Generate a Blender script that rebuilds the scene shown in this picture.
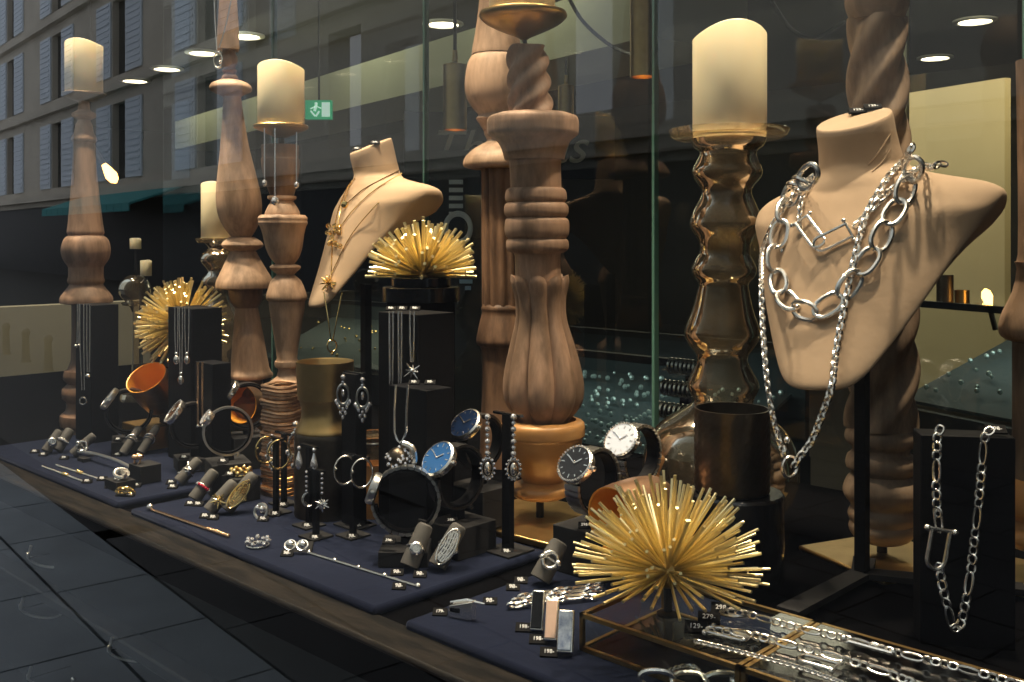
import bpy, math, random
from mathutils import Vector, Matrix
from mathutils.bvhtree import BVHTree
R = math.radians
random.seed(7)
for o in list(bpy.data.objects): bpy.data.objects.remove(o)
SC = bpy.context.scene
COL = SC.collection
# ---------------------------------------------------------------- camera, sky, exposure
H = 0.34                      # eye height above the display ledge (z = 0)
HZ = 238.0                    # row of the horizon in the photograph
TH = R(43.7)                  # the view runs obliquely along the window
FW = Vector((-math.sin(TH), math.cos(TH), 0)); RT = Vector((math.cos(TH), math.sin(TH), 0)); UP = Vector((0, 0, 1))
CAM = Vector((0, 0, H))
cd = bpy.data.cameras.new('camera'); cam = bpy.data.objects.new('camera', cd); COL.objects.link(cam)
cam.location = CAM; cam.rotation_euler = (R(90), 0, TH)
cd.sensor_width = 36; cd.lens = 36 * 1000 / 1024; cd.shift_y = -(341 - HZ) / 1024
cd.clip_start = .02; cd.clip_end = 300
SC.camera = cam
w = bpy.data.worlds.new('overcast_sky'); SC.world = w; w.use_nodes = True
bg = w.node_tree.nodes['Background']; bg.inputs[0].default_value = (.88, .93, 1.0, 1); bg.inputs[1].default_value = .80
SC.view_settings.view_transform = 'Standard'; SC.view_settings.look = 'None'
SC.view_settings.exposure = 0.12; SC.view_settings.gamma = 1.0; SC.view_settings.use_curve_mapping = False
WARM = (1.0, .80, .56)
def spot(name, loc, to, power, angle=70, blend=.6, rad=.025, col=WARM):
    d = bpy.data.lights.new(name, 'SPOT'); d.energy = power; d.spot_size = R(angle); d.spot_blend = blend
    d.shadow_soft_size = rad; d.color = col
    o = bpy.data.objects.new(name, d); COL.objects.link(o); o.location = loc
    o.rotation_euler = (Vector(to) - Vector(loc)).to_track_quat('-Z', 'Y').to_euler(); return o
def area(name, loc, to, power, sx, sy, col=WARM):
    d = bpy.data.lights.new(name, 'AREA'); d.energy = power; d.shape = 'RECTANGLE'; d.size = sx; d.size_y = sy; d.color = col
    o = bpy.data.objects.new(name, d); COL.objects.link(o); o.location = loc
    o.rotation_euler = (Vector(to) - Vector(loc)).to_track_quat('-Z', 'Y').to_euler(); return o
SPOTS = [((-.58, .70, 1.45), (-.50, .92, .22), 16), ((-.34, 1.04, 1.45), (-.43, .97, .20), 84), ((-2.30, .76, 1.45), (-2.55, .95, .1), 58), ((-.92, .70, 1.45), (-.84, .84, .1), 55),  # third lamp is added to brighten the panel at the left end
         ((-1.12, .65, 1.45), (-.98, .85, .1), 59), ((-1.50, .64, 1.45), (-1.34, .85, .1), 95), ((-1.86, .64, 1.45), (-1.66, .8, .1), 100),
         ((-.90, 1.14, 1.45), (-.80, .90, .15), 27), ((-1.40, 1.14, 1.45), (-1.25, .90, .15), 39), ((-.10, .64, 1.45), (-.28, .66, .02), 14)]
for i, (a, b, p) in enumerate(SPOTS): spot('window_spot_lamp', a, b, p, 56, 1.0)
area('shop_ceiling_light', (-4.5, 5.2, 1.85), (-4.5, 5.2, 0), 60, 5, 1.5, (1, .86, .62))
area('shop_panel_light', (-1.2, 5.0, 1.8), (-2.2, 6.6, .6), 26, .8, .3, (1, .80, .46))

# ---------------------------------------------------------------- pixel -> place
def pt(px, py, t): return CAM + t * (FW + RT * ((px - 512) / 1000) + UP * ((HZ - py) / 1000))
def gp(px, py, z=.01): return pt(px, py, (H - z) * 1000 / (py - HZ))
def zat(py, t): return H - (py - HZ) * t / 1000

# ---------------------------------------------------------------- materials
MATS = {}
def nodes_of(name):
    m = bpy.data.materials.new(name); m.use_nodes = True; MATS[name] = m
    nt = m.node_tree; return m, nt, nt.nodes['Principled BSDF']
def mat(name, col, rough=.5, metal=0, noise=0, scale=30, col2=None, bump=0, sheen=0, emit=None, es=0, coat=0, stretch=(1, 1, 1), spec=None):
    m, nt, b = nodes_of(name)
    b.inputs['Base Color'].default_value = (*col, 1); b.inputs['Roughness'].default_value = rough; b.inputs['Metallic'].default_value = metal
    if spec is not None: b.inputs['Specular IOR Level'].default_value = spec
    if sheen: b.inputs['Sheen Weight'].default_value = sheen; b.inputs['Sheen Roughness'].default_value = .4
    if coat: b.inputs['Coat Weight'].default_value = coat; b.inputs['Coat Roughness'].default_value = .1
    if emit: b.inputs['Emission Color'].default_value = (*emit, 1); b.inputs['Emission Strength'].default_value = es
    if noise or bump:
        tc = nt.nodes.new('ShaderNodeTexCoord'); mp = nt.nodes.new('ShaderNodeMapping'); mp.inputs['Scale'].default_value = stretch
        tx = nt.nodes.new('ShaderNodeTexNoise'); tx.inputs['Scale'].default_value = scale; tx.inputs['Detail'].default_value = 5; tx.inputs['Roughness'].default_value = .62
        nt.links.new(tc.outputs['Object'], mp.inputs[0]); nt.links.new(mp.outputs[0], tx.inputs['Vector'])
        if noise:
            rp = nt.nodes.new('ShaderNodeValToRGB'); rp.color_ramp.elements[0].position = .5 - .25 / max(noise, .1); rp.color_ramp.elements[1].position = .5 + .25 / max(noise, .1)
            rp.color_ramp.elements[0].color = (*(col2 or [c * .5 for c in col]), 1); rp.color_ramp.elements[1].color = (*col, 1)
            nt.links.new(tx.outputs['Fac'], rp.inputs[0]); nt.links.new(rp.outputs[0], b.inputs['Base Color'])
        if bump:
            bp = nt.nodes.new('ShaderNodeBump'); bp.inputs['Strength'].default_value = bump; bp.inputs['Distance'].default_value = .002
            nt.links.new(tx.outputs['Fac'], bp.inputs['Height']); nt.links.new(bp.outputs[0], b.inputs['Normal'])
    return m
def glass(name, tint, ior=1.5, rough=.0, gloss=(1, 1, 1), both=False, gain=1.0, haze=0):
    """thin pane: clear transmission plus the mirror reflection of its two faces"""
    m, nt, b = nodes_of(name); N = nt.nodes; N.remove(b)
    out = N['Material Output']; tr = N.new('ShaderNodeBsdfTransparent'); tr.inputs[0].default_value = (*tint, 1)
    gl = N.new('ShaderNodeBsdfGlossy'); gl.inputs['Roughness'].default_value = rough; gl.inputs[0].default_value = (*gloss, 1)
    fr = N.new('ShaderNodeFresnel' if not both else 'ShaderNodeLayerWeight'); fr.inputs[0].default_value = ior if not both else .32
    ge = N.new('ShaderNodeNewGeometry'); mx = N.new('ShaderNodeMixShader')
    mu = N.new('ShaderNodeMath'); mu.operation = 'MULTIPLY'; ga = N.new('ShaderNodeMath'); ga.operation = 'MULTIPLY'; ga.inputs[1].default_value = gain; ga.use_clamp = True; iv = N.new('ShaderNodeMath'); iv.operation = 'SUBTRACT'; iv.inputs[0].default_value = 1
    nt.links.new(fr.outputs[0], ga.inputs[0]); nt.links.new(ga.outputs[0], mu.inputs[0])
    if not both: nt.links.new(ge.outputs['Backfacing'], iv.inputs[1])
    else: iv.inputs[1].default_value = 0
    pass; nt.links.new(iv.outputs[0], mu.inputs[1])
    nt.links.new(mu.outputs[0], mx.inputs[0]); nt.links.new(tr.outputs[0], mx.inputs[1]); nt.links.new(gl.outputs[0], mx.inputs[2]); nt.links.new(mx.outputs[0], out.inputs[0])
    if haze:                                                        # thin scattering metallic film on the glass
        df = N.new('ShaderNodeBsdfTranslucent'); df.inputs[0].default_value = (.80, .64, .44, 1); d2 = N.new('ShaderNodeBsdfDiffuse'); d2.inputs[0].default_value = (.80, .64, .44, 1)
        m1 = N.new('ShaderNodeMixShader'); m2 = N.new('ShaderNodeMixShader'); m1.inputs[0].default_value = .5; m2.inputs[0].default_value = haze
        nt.links.new(df.outputs[0], m1.inputs[1]); nt.links.new(d2.outputs[0], m1.inputs[2]); nt.links.new(mx.outputs[0], m2.inputs[1]); nt.links.new(m1.outputs[0], m2.inputs[2]); nt.links.new(m2.outputs[0], out.inputs[0])
    return m
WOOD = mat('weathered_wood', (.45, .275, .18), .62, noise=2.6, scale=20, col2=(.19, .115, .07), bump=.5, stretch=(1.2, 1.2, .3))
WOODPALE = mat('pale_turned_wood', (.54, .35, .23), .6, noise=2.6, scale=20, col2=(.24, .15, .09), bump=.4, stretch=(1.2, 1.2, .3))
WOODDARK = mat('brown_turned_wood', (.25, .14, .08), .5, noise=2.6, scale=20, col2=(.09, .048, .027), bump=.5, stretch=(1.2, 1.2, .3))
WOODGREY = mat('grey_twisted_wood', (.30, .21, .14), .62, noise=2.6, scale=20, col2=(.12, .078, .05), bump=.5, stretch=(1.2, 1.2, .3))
WOODPOT = mat('honey_wood', (.62, .33, .12), .38, noise=1.0, scale=12, col2=(.42, .19, .055), bump=.2, stretch=(2, 2, 3), coat=.3)
CANDLE = mat('ivory_wax', (.80, .70, .47), .45); MATS['ivory_wax'].node_tree.nodes['Principled BSDF'].inputs['Subsurface Weight'].default_value = .22
MATS['ivory_wax'].node_tree.nodes['Principled BSDF'].inputs['Subsurface Radius'].default_value = (.012, .0095, .006)
MATS['ivory_wax'].node_tree.nodes['Principled BSDF'].inputs['Subsurface Scale'].default_value = 1.0
BRASS = mat('polished_brass', (.97, .82, .46), .32, 1)
BRASSD = mat('aged_brass', (.62, .42, .18), .36, 1, noise=1, scale=20, col2=(.42, .27, .1))
BRONZE = mat('dark_bronze', (.33, .24, .16), .42, 1, noise=.8, scale=30)
COPPER = mat('brushed_copper', (.66, .40, .25), .36, 1, noise=.9, scale=14, col2=(.42, .23, .13), stretch=(1, 1, 6))
ORANGE = mat('orange_gilded_lining', (1.0, .46, .06), .4, .1, noise=1, scale=16, col2=(.80, .30, .03))
SILVER = mat('silver', (.95, .92, .87), .27, 1)
SILVERD = mat('oxidised_silver', (.74, .72, .69), .28, 1)
GOLD = mat('yellow_gold', (1.0, .74, .32), .2, 1)
ROSE = mat('rose_gold', (.95, .60, .36), .22, 1)
CRYSTAL = mat('crystal', (.86, .86, .90), .07, .75)
RUBY = mat('ruby_stone', (.5, .02, .05), .1, spec=.9)
BLACK = mat('black_satin_board', (.0045, .0045, .006), .55, spec=.10)
BLACKG = mat('black_gloss', (.007, .007, .008), .16)
DARKB = mat('blackened_bronze', (.13, .105, .08), .36, 1, noise=.8, scale=40)
WIRE = mat('brown_copper_wire', (.46, .30, .19), .5, .8, noise=1.6, scale=60, col2=(.18, .10, .06))
CHAR = mat('charcoal_suede_paper', (.020, .0195, .021), .75, spec=.15)
FINGER = mat('grey_finger_felt', (.085, .080, .075), .7)
VELVET = mat('navy_velvet', (.0065, .010, .027), .9, noise=.6, scale=60, col2=(.0038, .0058, .017), bump=.25, sheen=.14, spec=.1)
MATS['navy_velvet'].node_tree.nodes['Principled BSDF'].inputs['Sheen Tint'].default_value = (.55, .65, 1, 1)
LEDGE = mat('worn_black_paint', (.016, .0125, .010), .55, noise=2.4, scale=34, col2=(.003, .0027, .0026), spec=.15, bump=.6, stretch=(.5, 2.5, 1))
DARKW = mat('dark_painted_timber', (.016, .017, .019), .5, noise=1, scale=9, col2=(.008, .008, .01))
FABRIC = mat('suede_cloth', (.44, .315, .21), .9, noise=.7, scale=22, col2=(.35, .245, .16), bump=.5)
FABRICD = mat('suede_cloth_warm', (.45, .315, .205), .9, noise=.7, scale=22, col2=(.36, .25, .155), bump=.4)
WHITE = mat('white_print', (.80, .80, .82), .6)
PALEP = mat('pale_grey_print', (.75, .75, .77), .5)
TAGM = mat('tag_black', (.006, .006, .007), .6, spec=.05)
LEATHER = mat('black_leather', (.016, .013, .012), .4, bump=.4, scale=300)
DIALBLUE = mat('blue_dial', (.03, .13, .36), .25, .3)
DIALNAVY = mat('navy_dial', (.012, .03, .09), .25, .3)
DIALBLACK = mat('black_dial', (.012, .011, .011), .2)
DIALWHITE = mat('silver_dial', (.72, .75, .84), .3, .35)
STONEBLUE = mat('grey_blue_marbled_stone', (.45, .53, .66), .15, noise=1.5, scale=120, col2=(.10, .14, .25))
STONEPINK = mat('blush_stone', (.74, .53, .42), .25, noise=.7, scale=120, col2=(.6, .4, .31))
STONEBLACK = mat('black_stone', (.006, .006, .007), .12)
SMOKE = glass('amber_mercury_glass', (.93, .86, .75), 1.7, .09, (1, .93, .80), True, 1.0, haze=.055)
PLATEG = glass('pale_amber_plate_glass', (.95, .91, .84), 1.7, .05, (1, .95, .86), True, .9, haze=.015)
CLEAR = glass('clear_glass', (.96, .98, .97), 1.5, .0)
PANE = glass('shop_window_glass', (.96, .985, .985), 1.5, .0, gain=1.65)
PANEREAR = glass('partition_glass', (.93, .96, .95), 1.5, .0, gain=1.3)
GREENEDGE = mat('green_glass_edge', (.12, .26, .21), .2, coat=.5)
MIRROR = mat('dark_brushed_mirror', (.11, .105, .10), .14, 1)
STONEW = mat('facade_limestone', (.74, .68, .57), .8, noise=.9, scale=.6, col2=(.55, .50, .42), bump=.2)
STONED = mat('shopfront_dark_paint', (.03, .032, .036), .6)
SHUT = mat('grey_shutter_paint', (.78, .86, .95), .6)
WINDARK = mat('dark_window_glass', (.03, .034, .04), .1)
SLATE = mat('slate_paving', (.22, .26, .30), .5, noise=1.1, scale=3, col2=(.12, .145, .17), bump=.3)
JOINT = mat('dark_joint_mortar', (.02, .02, .022), .9)
ROAD = mat('grey_road_stone', (.06, .06, .058), .8, noise=.6, scale=2, col2=(.04, .04, .038))
STREETSTAND = mat('pale_olive_street_stand_in', (.56, .52, .38), .8, noise=.7, scale=5, col2=(.46, .43, .32))
TEAL = mat('teal_canvas', (.05, .32, .33), .7)
IRON = mat('black_iron', (.02, .02, .022), .4)
SHOPW = mat('shop_dark_wall', (.030, .030, .030), .6, noise=.7, scale=2)
SHOPF = mat('shop_dark_floor', (.03, .027, .024), .4, noise=.7, scale=3)
SHOPC = mat('shop_ceiling_paint', (.045, .044, .04), .8)
OLIVE = mat('olive_cream_plaster', (.46, .45, .32), .8)
BEIGE = mat('beige_plaster', (.62, .52, .33), .7, noise=.6, scale=3, col2=(.55, .45, .28))
LAMPE = mat('warm_lamp_diffuser', (1, .9, .7), .5, emit=(1, .80, .52), es=9)
BULBE = mat('filament_glow', (1, .8, .4), .4, emit=(1, .50, .13), es=7)
EXITG = mat('exit_sign_green', (.02, .35, .14), .5, emit=(.05, .75, .35), es=.28)
EXITW = mat('exit_sign_white', (.9, 1, .9), .5, emit=(.75, 1, .85), es=.55)
SIGNT = mat('faded_sign_lettering', (.70, .60, .46), .6)
BLUEP = mat('pale_blue_print', (.45, .62, .80), .6)
GREYP = mat('soft_grey_print', (.85, .85, .86), .6)
GEM = mat('pale_green_gemstone', (.78, .88, .84), .1, .3)
TEALCARD = mat('grey_teal_card', (.075, .098, .105), .7)

# ---------------------------------------------------------------- mesh builder
class MB:
    def __init__(s): s.v = []; s.f = []
    def add(s, vs, fs, M=None):
        b = len(s.v)
        s.v += [(M @ Vector(p)) if M is not None else Vector(p) for p in vs]
        s.f += [tuple(i + b for i in f) for f in fs]; return s
    def box(s, c, d, M=None):
        x, y, z = d[0] / 2, d[1] / 2, d[2] / 2; c = Vector(c)
        vs = [c + Vector(p) for p in ((-x, -y, -z), (x, -y, -z), (x, y, -z), (-x, y, -z), (-x, -y, z), (x, -y, z), (x, y, z), (-x, y, z))]
        return s.add(vs, [(0, 3, 2, 1), (4, 5, 6, 7), (0, 1, 5, 4), (1, 2, 6, 5), (2, 3, 7, 6), (3, 0, 4, 7)], M)
    def rings(s, rings, cap0=True, cap1=True, M=None):
        n = len(rings[0]); vs = [p for r in rings for p in r]; fs = []
        for i in range(len(rings) - 1):
            for j in range(n):
                k = (j + 1) % n; fs.append((i * n + j, i * n + k, (i + 1) * n + k, (i + 1) * n + j))
        if cap0: fs.append(tuple(range(n - 1, -1, -1)))
        if cap1: fs.append(tuple((len(rings) - 1) * n + j for j in range(n)))
        return s.add(vs, fs, M)
    def lathe(s, prof, n=24, M=None, cap0=True, cap1=True, mod=None):
        """prof: (radius, z) or (radius, z, centre offset Vector)"""
        rg = []
        for i, p in enumerate(prof):
            off = p[2] if len(p) > 2 else Vector((0, 0, 0))
            rg.append([off + Vector((p[0] * (mod(2 * math.pi * j / n, i, p) if mod else 1) * math.cos(2 * math.pi * j / n), p[0] * (mod(2 * math.pi * j / n, i, p) if mod else 1) * math.sin(2 * math.pi * j / n), p[1])) for j in range(n)])
        return s.rings(rg, cap0, cap1, M)
    def tube(s, pts, r, n=6, closed=False, M=None, flat=None):
        pts = [Vector(p) for p in pts]; m = len(pts); rg = []; ref = None
        for i, p in enumerate(pts):
            a = pts[(i - 1) % m] if (closed or i) else p; b = pts[(i + 1) % m] if (closed or i < m - 1) else p
            t = (b - a); t = t.normalized() if t.length > 1e-9 else Vector((0, 0, 1))
            if ref is None: ref = t.orthogonal().normalized()
            ref = (ref - t * ref.dot(t)); ref = ref.normalized() if ref.length > 1e-6 else t.orthogonal().normalized()
            bi = t.cross(ref); rr = r[i] if isinstance(r, (list, tuple)) else r
            rg.append([p + (ref * math.cos(2 * math.pi * j / n) + bi * math.sin(2 * math.pi * j / n)) * rr for j in range(n)])
        if closed: rg.append(rg[0]); return s.rings(rg, False, False, M)
        return s.rings(rg, True, True, M)
    def torus(s, R_, r, n=24, k=8, M=None, sx=1):
        return s.tube([(R_ * sx * math.cos(2 * math.pi * i / n), R_ * math.sin(2 * math.pi * i / n), 0) for i in range(n)], r, k, True, M)
    def ball(s, c, r, n=10, M=None, sc=(1, 1, 1)):
        k = max(4, n // 2 + 1); c = Vector(c)
        rg = []
        for i in range(k + 1):
            a = -math.pi / 2 + math.pi * min(max(i / k, .02), .98)
            rg.append([c + Vector((r * sc[0] * math.cos(a) * math.cos(2 * math.pi * j / n), r * sc[1] * math.cos(a) * math.sin(2 * math.pi * j / n), r * sc[2] * math.sin(a))) for j in range(n)])
        return s.rings(rg, True, True, M)
    def build(s, name, material, parent=None, origin=None, bevel=0, sharp=38, props=None):
        me = bpy.data.meshes.new(name); o_ = Vector(origin) if origin is not None else Vector((0, 0, 0))
        me.from_pydata([p - o_ for p in s.v], [], s.f); me.update()
        me.shade_smooth(); me.set_sharp_from_angle(angle=R(sharp))
        me.materials.append(material)
        o = bpy.data.objects.new(name, me); COL.objects.link(o)
        if parent is not None: o.parent = parent
        elif origin is not None: o.location = o_
        if bevel:
            bv = o.modifiers.new('edge', 'BEVEL'); bv.width = bevel; bv.segments = 2; bv.limit_method = 'ANGLE'
        for k, v in (props or {}).items(): o[k] = v
        return o
def tag(o, label=None, cat=None, group=None, kind=None):
    if label: o['label'] = label
    if cat: o['category'] = cat
    if group: o['group'] = group
    if kind: o['kind'] = kind
    return o
def thing(name, label, cat, loc=(0, 0, 0), rz=0, group=None):
    o = bpy.data.objects.new(name, None); o.empty_display_size = .01; COL.objects.link(o)
    o.location = loc; o.rotation_euler = (0, 0, rz); return tag(o, label, cat, group)
def struct(name, mb, m, **k):
    o = mb.build(name, m, **k); o['kind'] = 'structure'; return o
KIDS = {}
def copy_tree(o, parent=None):
    c = o.copy(); COL.objects.link(c)
    if parent is not None: c.parent = parent
    for ch in [x for x in bpy.data.objects if x.parent == o]: copy_tree(ch, c)
    return c
def frame(origin, x, y, z):
    M = Matrix.Identity(4)
    for i, v in enumerate((x, y, z)): M.col[i][:3] = v[:3]
    M.col[3][:3] = Vector(origin)[:3]; return M
def axis_frame(p, d):
    d = Vector(d).normalized(); x = d.orthogonal().normalized(); return frame(p, x, d.cross(x), d)
def smooth(pts, k=4):
    """Catmull-Rom through tuples"""
    out = []; n = len(pts)
    for i in range(n - 1):
        p0, p1, p2, p3 = pts[max(i - 1, 0)], pts[i], pts[i + 1], pts[min(i + 2, n - 1)]
        for j in range(k):
            t = j / k
            out.append(type(p1)(tuple(.5 * (2 * b + (c - a) * t + (2 * a - 5 * b + 4 * c - d) * t * t + (3 * b - a - 3 * c + d) * t ** 3) for a, b, c, d in zip(p0, p1, p2, p3))) if not isinstance(p1, Vector) else
                       .5 * (2 * p1 + (p2 - p0) * t + (2 * p0 - 5 * p1 + 4 * p2 - p3) * t * t + (3 * p1 - p0 - 3 * p2 + p3) * t ** 3))
    out.append(pts[-1]); return out
def resample(pts, step):
    out = [pts[0].copy()]; acc = 0; last = pts[0]
    for p in pts[1:]:
        seg = p - last; L = seg.length
        while acc + L >= step:
            f = (step - acc) / L; last = last + seg * f; out.append(last.copy()); seg = p - last; L = seg.length; acc = 0
        acc += L; last = p
    return out
_txt = {}
def text_mesh(s, size=.006):
    if (s, size) not in _txt:
        c = bpy.data.curves.new('numerals', 'FONT'); c.body = s; c.size = size; c.align_x = 'CENTER'; c.align_y = 'CENTER'; c.extrude = size * .03
        o = bpy.data.objects.new('numerals', c); COL.objects.link(o)
        me = bpy.data.meshes.new_from_object(o.evaluated_get(bpy.context.evaluated_depsgraph_get())); bpy.data.objects.remove(o)
        _txt[(s, size)] = me
    return _txt[(s, size)]
def lettering(name, s, size, material, parent, M):
    me = text_mesh(s, size).copy(); me.transform(M); me.materials.clear(); me.materials.append(material)
    o = bpy.data.objects.new(name, me); COL.objects.link(o); o.parent = parent; return o
def px_prof(t, rows, origin, k=3):
    """rows (py, cx, hw) at depth t -> lathe profile about origin (ring centres follow cx, so a leaning post leans)"""
    if k > 1: rows = smooth(rows, k)
    o = Vector(origin); out = []
    for py, cx, hw in rows:
        p = pt(cx, py, t) - o; out.append((max(hw, .3) * t / 1000, p.z, Vector((p.x, p.y, 0))))
    return out

# ================================================================= the setting
GY = .50                                                            # window pane
mb = MB().box((-1.9, .90, -.015), (4.8, .76, .03)); struct('floor_display', mb, mat('black_lacquer_floor', (.003, .003, .0036), .6, spec=0.0))
LY = .525
mb = MB().box((-1.9, .545, -.0125), (4.8, .045, .031)); struct('trim_1', mb, LEDGE, bevel=.004)
mb = MB().box((-1.9, .553, -.075), (4.8, .03, .09)); struct('trim_2', mb, DARKW, bevel=.003)
mb = MB().box((-1.9, .537, -.125), (4.8, .045, .014)); struct('trim_3', mb, DARKW, bevel=.003)
mb = MB().box((-1.9, .60, -.54), (4.8, .03, .80)); struct('wall_below', mb, DARKW)
mb = MB().box((-1.9, GY + .004, .27), (4.8, .008, 2.44)); tag(struct('window_1', mb, PANE), 'large street pane of the shop window')
# rear glass partition: four panes with green cut edges
GB = 1.25
for i, x in enumerate((-2.446, -1.93, -1.419, -.893, -.37)):
    mb = MB().box((x + .261, GB, .72), (.508, .008, 1.43)); wn = struct('window_%d' % (i + 2), mb, PANEREAR)
    if i: MB().box((x, GB, .72), (.0045, .012, 1.43)).build('glass_edge', GREENEDGE, wn)
# ceiling of the window bay, behind the frame's top, carries the spot lamps
mb = MB().box((-1.9, .9, 1.52), (4.8, .86, .05)); struct('ceiling_bay', mb, SHOPC)
mb = MB().box((-1.9, .52, 1.75), (4.9, .06, .52)); struct('wall_fascia', mb, DARKW)
mb = MB().box((.53, .9, .3), (.06, .86, 2.5)); struct('wall_bay_right', mb, SHOPW)
mb = MB().box((-2.62, .90, .085), (.05, .78, .17)); struct('wall_street_stand_in', mb, STREETSTAND)  # added low panel standing in for the bright street seen beyond the left end
mb = MB().box((-4.33, .9, .3), (.06, .86, 2.5)); struct('wall_bay_left', mb, SHOPW)
# shop behind
mb = MB().box((-6, 5.4, -.97), (16, 8.4, .04)); struct('floor', mb, SHOPF)
mb = MB().box((-6, 5.4, 1.93), (16, 8.4, .06)); struct('ceiling', mb, SHOPC)
mb = MB().box((-6, 9.6, .5), (16, .1, 3)); struct('wall_back', mb, SHOPW)
mb = MB().box((2.0, 5.4, .5), (.1, 8.4, 3)); struct('wall_right', mb, SHOPW)
mb = MB().box((-14, 5.4, .5), (.1, 8.4, 3)); struct('wall_left', mb, SHOPW)
mb = MB().box((-9.2, 1.30, .5), (9.6, .08, 3)); struct('wall_front', mb, SHOPW)
# street
fd = Vector((-.992, -.127, 0)); fn = Vector((-.127, .992, 0))       # along the opposite facade; its normal towards the window
FB = Vector((-10.92, -10.42, -.95))
mb = MB().box((-8, -14, -1.03), (90, 40, .1)); struct('road', mb, ROAD)
slab = MB(); dslab = MB(); random.seed(3)
for r_ in range(15):
    y0 = .42 - r_ * .34
    off = random.uniform(0, .5)
    for c_ in range(36):
        if r_ > 2 and -10 + off < -4.6: off += random.uniform(.5, .74); continue
        wv = random.uniform(.5, .74); (slab if r_ < 3 else dslab).box((-10 + off + wv / 2, 0, -.97), (wv - .012, .328, .03), Matrix.Translation((0, y0 - .17, 0)) @ Matrix.Rotation(R(0), 4, 'Z')); off += wv
Mrot = Matrix.Translation((-2, .5, 0)) @ Matrix.Rotation(R(7.3), 4, 'Z') @ Matrix.Translation((2, -.5, 0))
slab.v = [Mrot @ p for p in slab.v]
slab.v = [Vector((p.x, min(p.y, .48), p.z)) for p in slab.v]
struct('pavement', slab, SLATE)
dslab.v = [Mrot @ p for p in dslab.v]; struct('pavement_reflection_dimmer', dslab, mat('dark_reflection_paving', (.05, .052, .056), .7, noise=1, scale=3))  # dark paving added so the pane mirrors little light towards the right
mb = MB().box((-1, -.12, -.985), (22, 1.18, .02)).box((3, -2.7, -.985), (15.2, 4.2, .02)); mb.v = [Mrot @ p for p in mb.v]; mb.v = [Vector((p.x, min(p.y, .48), p.z)) for p in mb.v]; struct('pavement_bed', mb, JOINT)
# opposite facade
F = frame(FB, fd, fn, UP)
bay = 6.9; s0 = 12.2 - 4 * bay
fac = MB(); zs = [(4.0, 2.5), (7.2, 2.5), (10.4, 2.4), (13.4, 2.1)]
mb = MB(); L0, L1 = -30, 62
zc = [3.0, 5.55 - .3, 6.3, 8.6, 9.3, 11.7, 12.5, 14.5, 17]
# wall built as bands between window rows, piers between windows
prev = 2.45
for (zb, h) in [(3.1, 2.35), (6.3, 2.35), (9.5, 2.2), (12.6, 2.0)]:
    mb.box(((L0 + L1) / 2, -.25, (prev + zb) / 2), (L1 - L0, .5, zb - prev), F)
    xs = [s0 + i * bay for i in range(12)]; e0 = L0
    for x in xs:
        if x - .65 > e0: mb.box(((e0 + x - .65) / 2, -.25, zb + h / 2), (x - .65 - e0, .5, h), F); e0 = x + .65
    mb.box(((e0 + L1) / 2, -.25, zb + h / 2), (L1 - e0, .5, h), F)
    prev = zb + h
mb.box(((L0 + L1) / 2, -.25, (prev + 17) / 2), (L1 - L0, .5, 17 - prev), F)
build_root = thing('apartment_building', 'pale stone apartment building across the street with grey shutters', 'building', FB)
def lf(m): m.v = [p - FB for p in m.v]; return m
lf(mb).build('wall', STONEW, build_root)
mb = MB()
for zb in (2.75, 5.9, 9.1, 12.2, 16.6): mb.box(((L0 + L1) / 2, .08, zb), (L1 - L0, .30, .22), F)
lf(mb).build('cornice', STONEW, build_root)
lf(MB().box(((L0 + L1) / 2, -.3, 1.2), (L1 - L0, .4, 2.5), F)).build('shopfront', STONED, build_root)
wn_ = None
for zb, h in [(3.1, 2.35), (6.3, 2.35), (9.5, 2.2)]:
    for i in range(4, 10):
        x = s0 + i * bay
        a = lf(MB().box((x, -.22, zb + h / 2), (1.34, .06, h + .02), F)).build('window', WINDARK, build_root)
        for sgn in (-1, 1):
            m2 = MB().box((x + sgn * 1.42, .04, zb + h / 2), (1.4, .05, h), F)
            for q in range(12): m2.box((x + sgn * 1.42, .07, zb + .2 + q * h / 12.5), (1.2, .05, .07), F)
            lf(m2).build('shutter', SHUT, a)
# teal awning over the shopfront, seen mirrored at the left
aw = thing('awning', 'teal canvas awning over the shopfront across the street', 'awning', FB)
A0 = F @ Vector((14.0, .1, 2.35))
mb = MB(); x0, x1 = 13.6, 22.0
mb.add([F @ Vector(p) - FB for p in ((x0, .05, 2.7), (x1, .05, 2.7), (x1, 1.5, 2.2), (x0, 1.5, 2.2), (x0, .05, 2.64), (x1, .05, 2.64), (x1, 1.5, 2.14), (x0, 1.5, 2.14))],
       [(0, 1, 2, 3), (7, 6, 5, 4), (0, 4, 5, 1), (1, 5, 6, 2), (2, 6, 7, 3), (3, 7, 4, 0)]); mb.build('canvas', TEAL, aw)
mb = MB()
for q in range(14): mb.box((x0 + .3 + q * .6, 1.5, 2.08), (.56, .02, .2), F)
lf(mb).build('valance', TEAL, aw)
for i in range(6):
    p = Vector((-10.2 - i * .9, -3.0 - i * .12, -.98))
    mb = MB().lathe([(.06, 0), (.045, .03), (.035, .28), (.045, .30), (.045, .33), (.025, .36)], 12, Matrix.Translation(p))
    o = mb.build('bollard', IRON, origin=p); tag(o, 'black iron bollard on the kerb mirrored at the left of the window', 'bollard', 'street bollards on the kerb')

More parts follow.
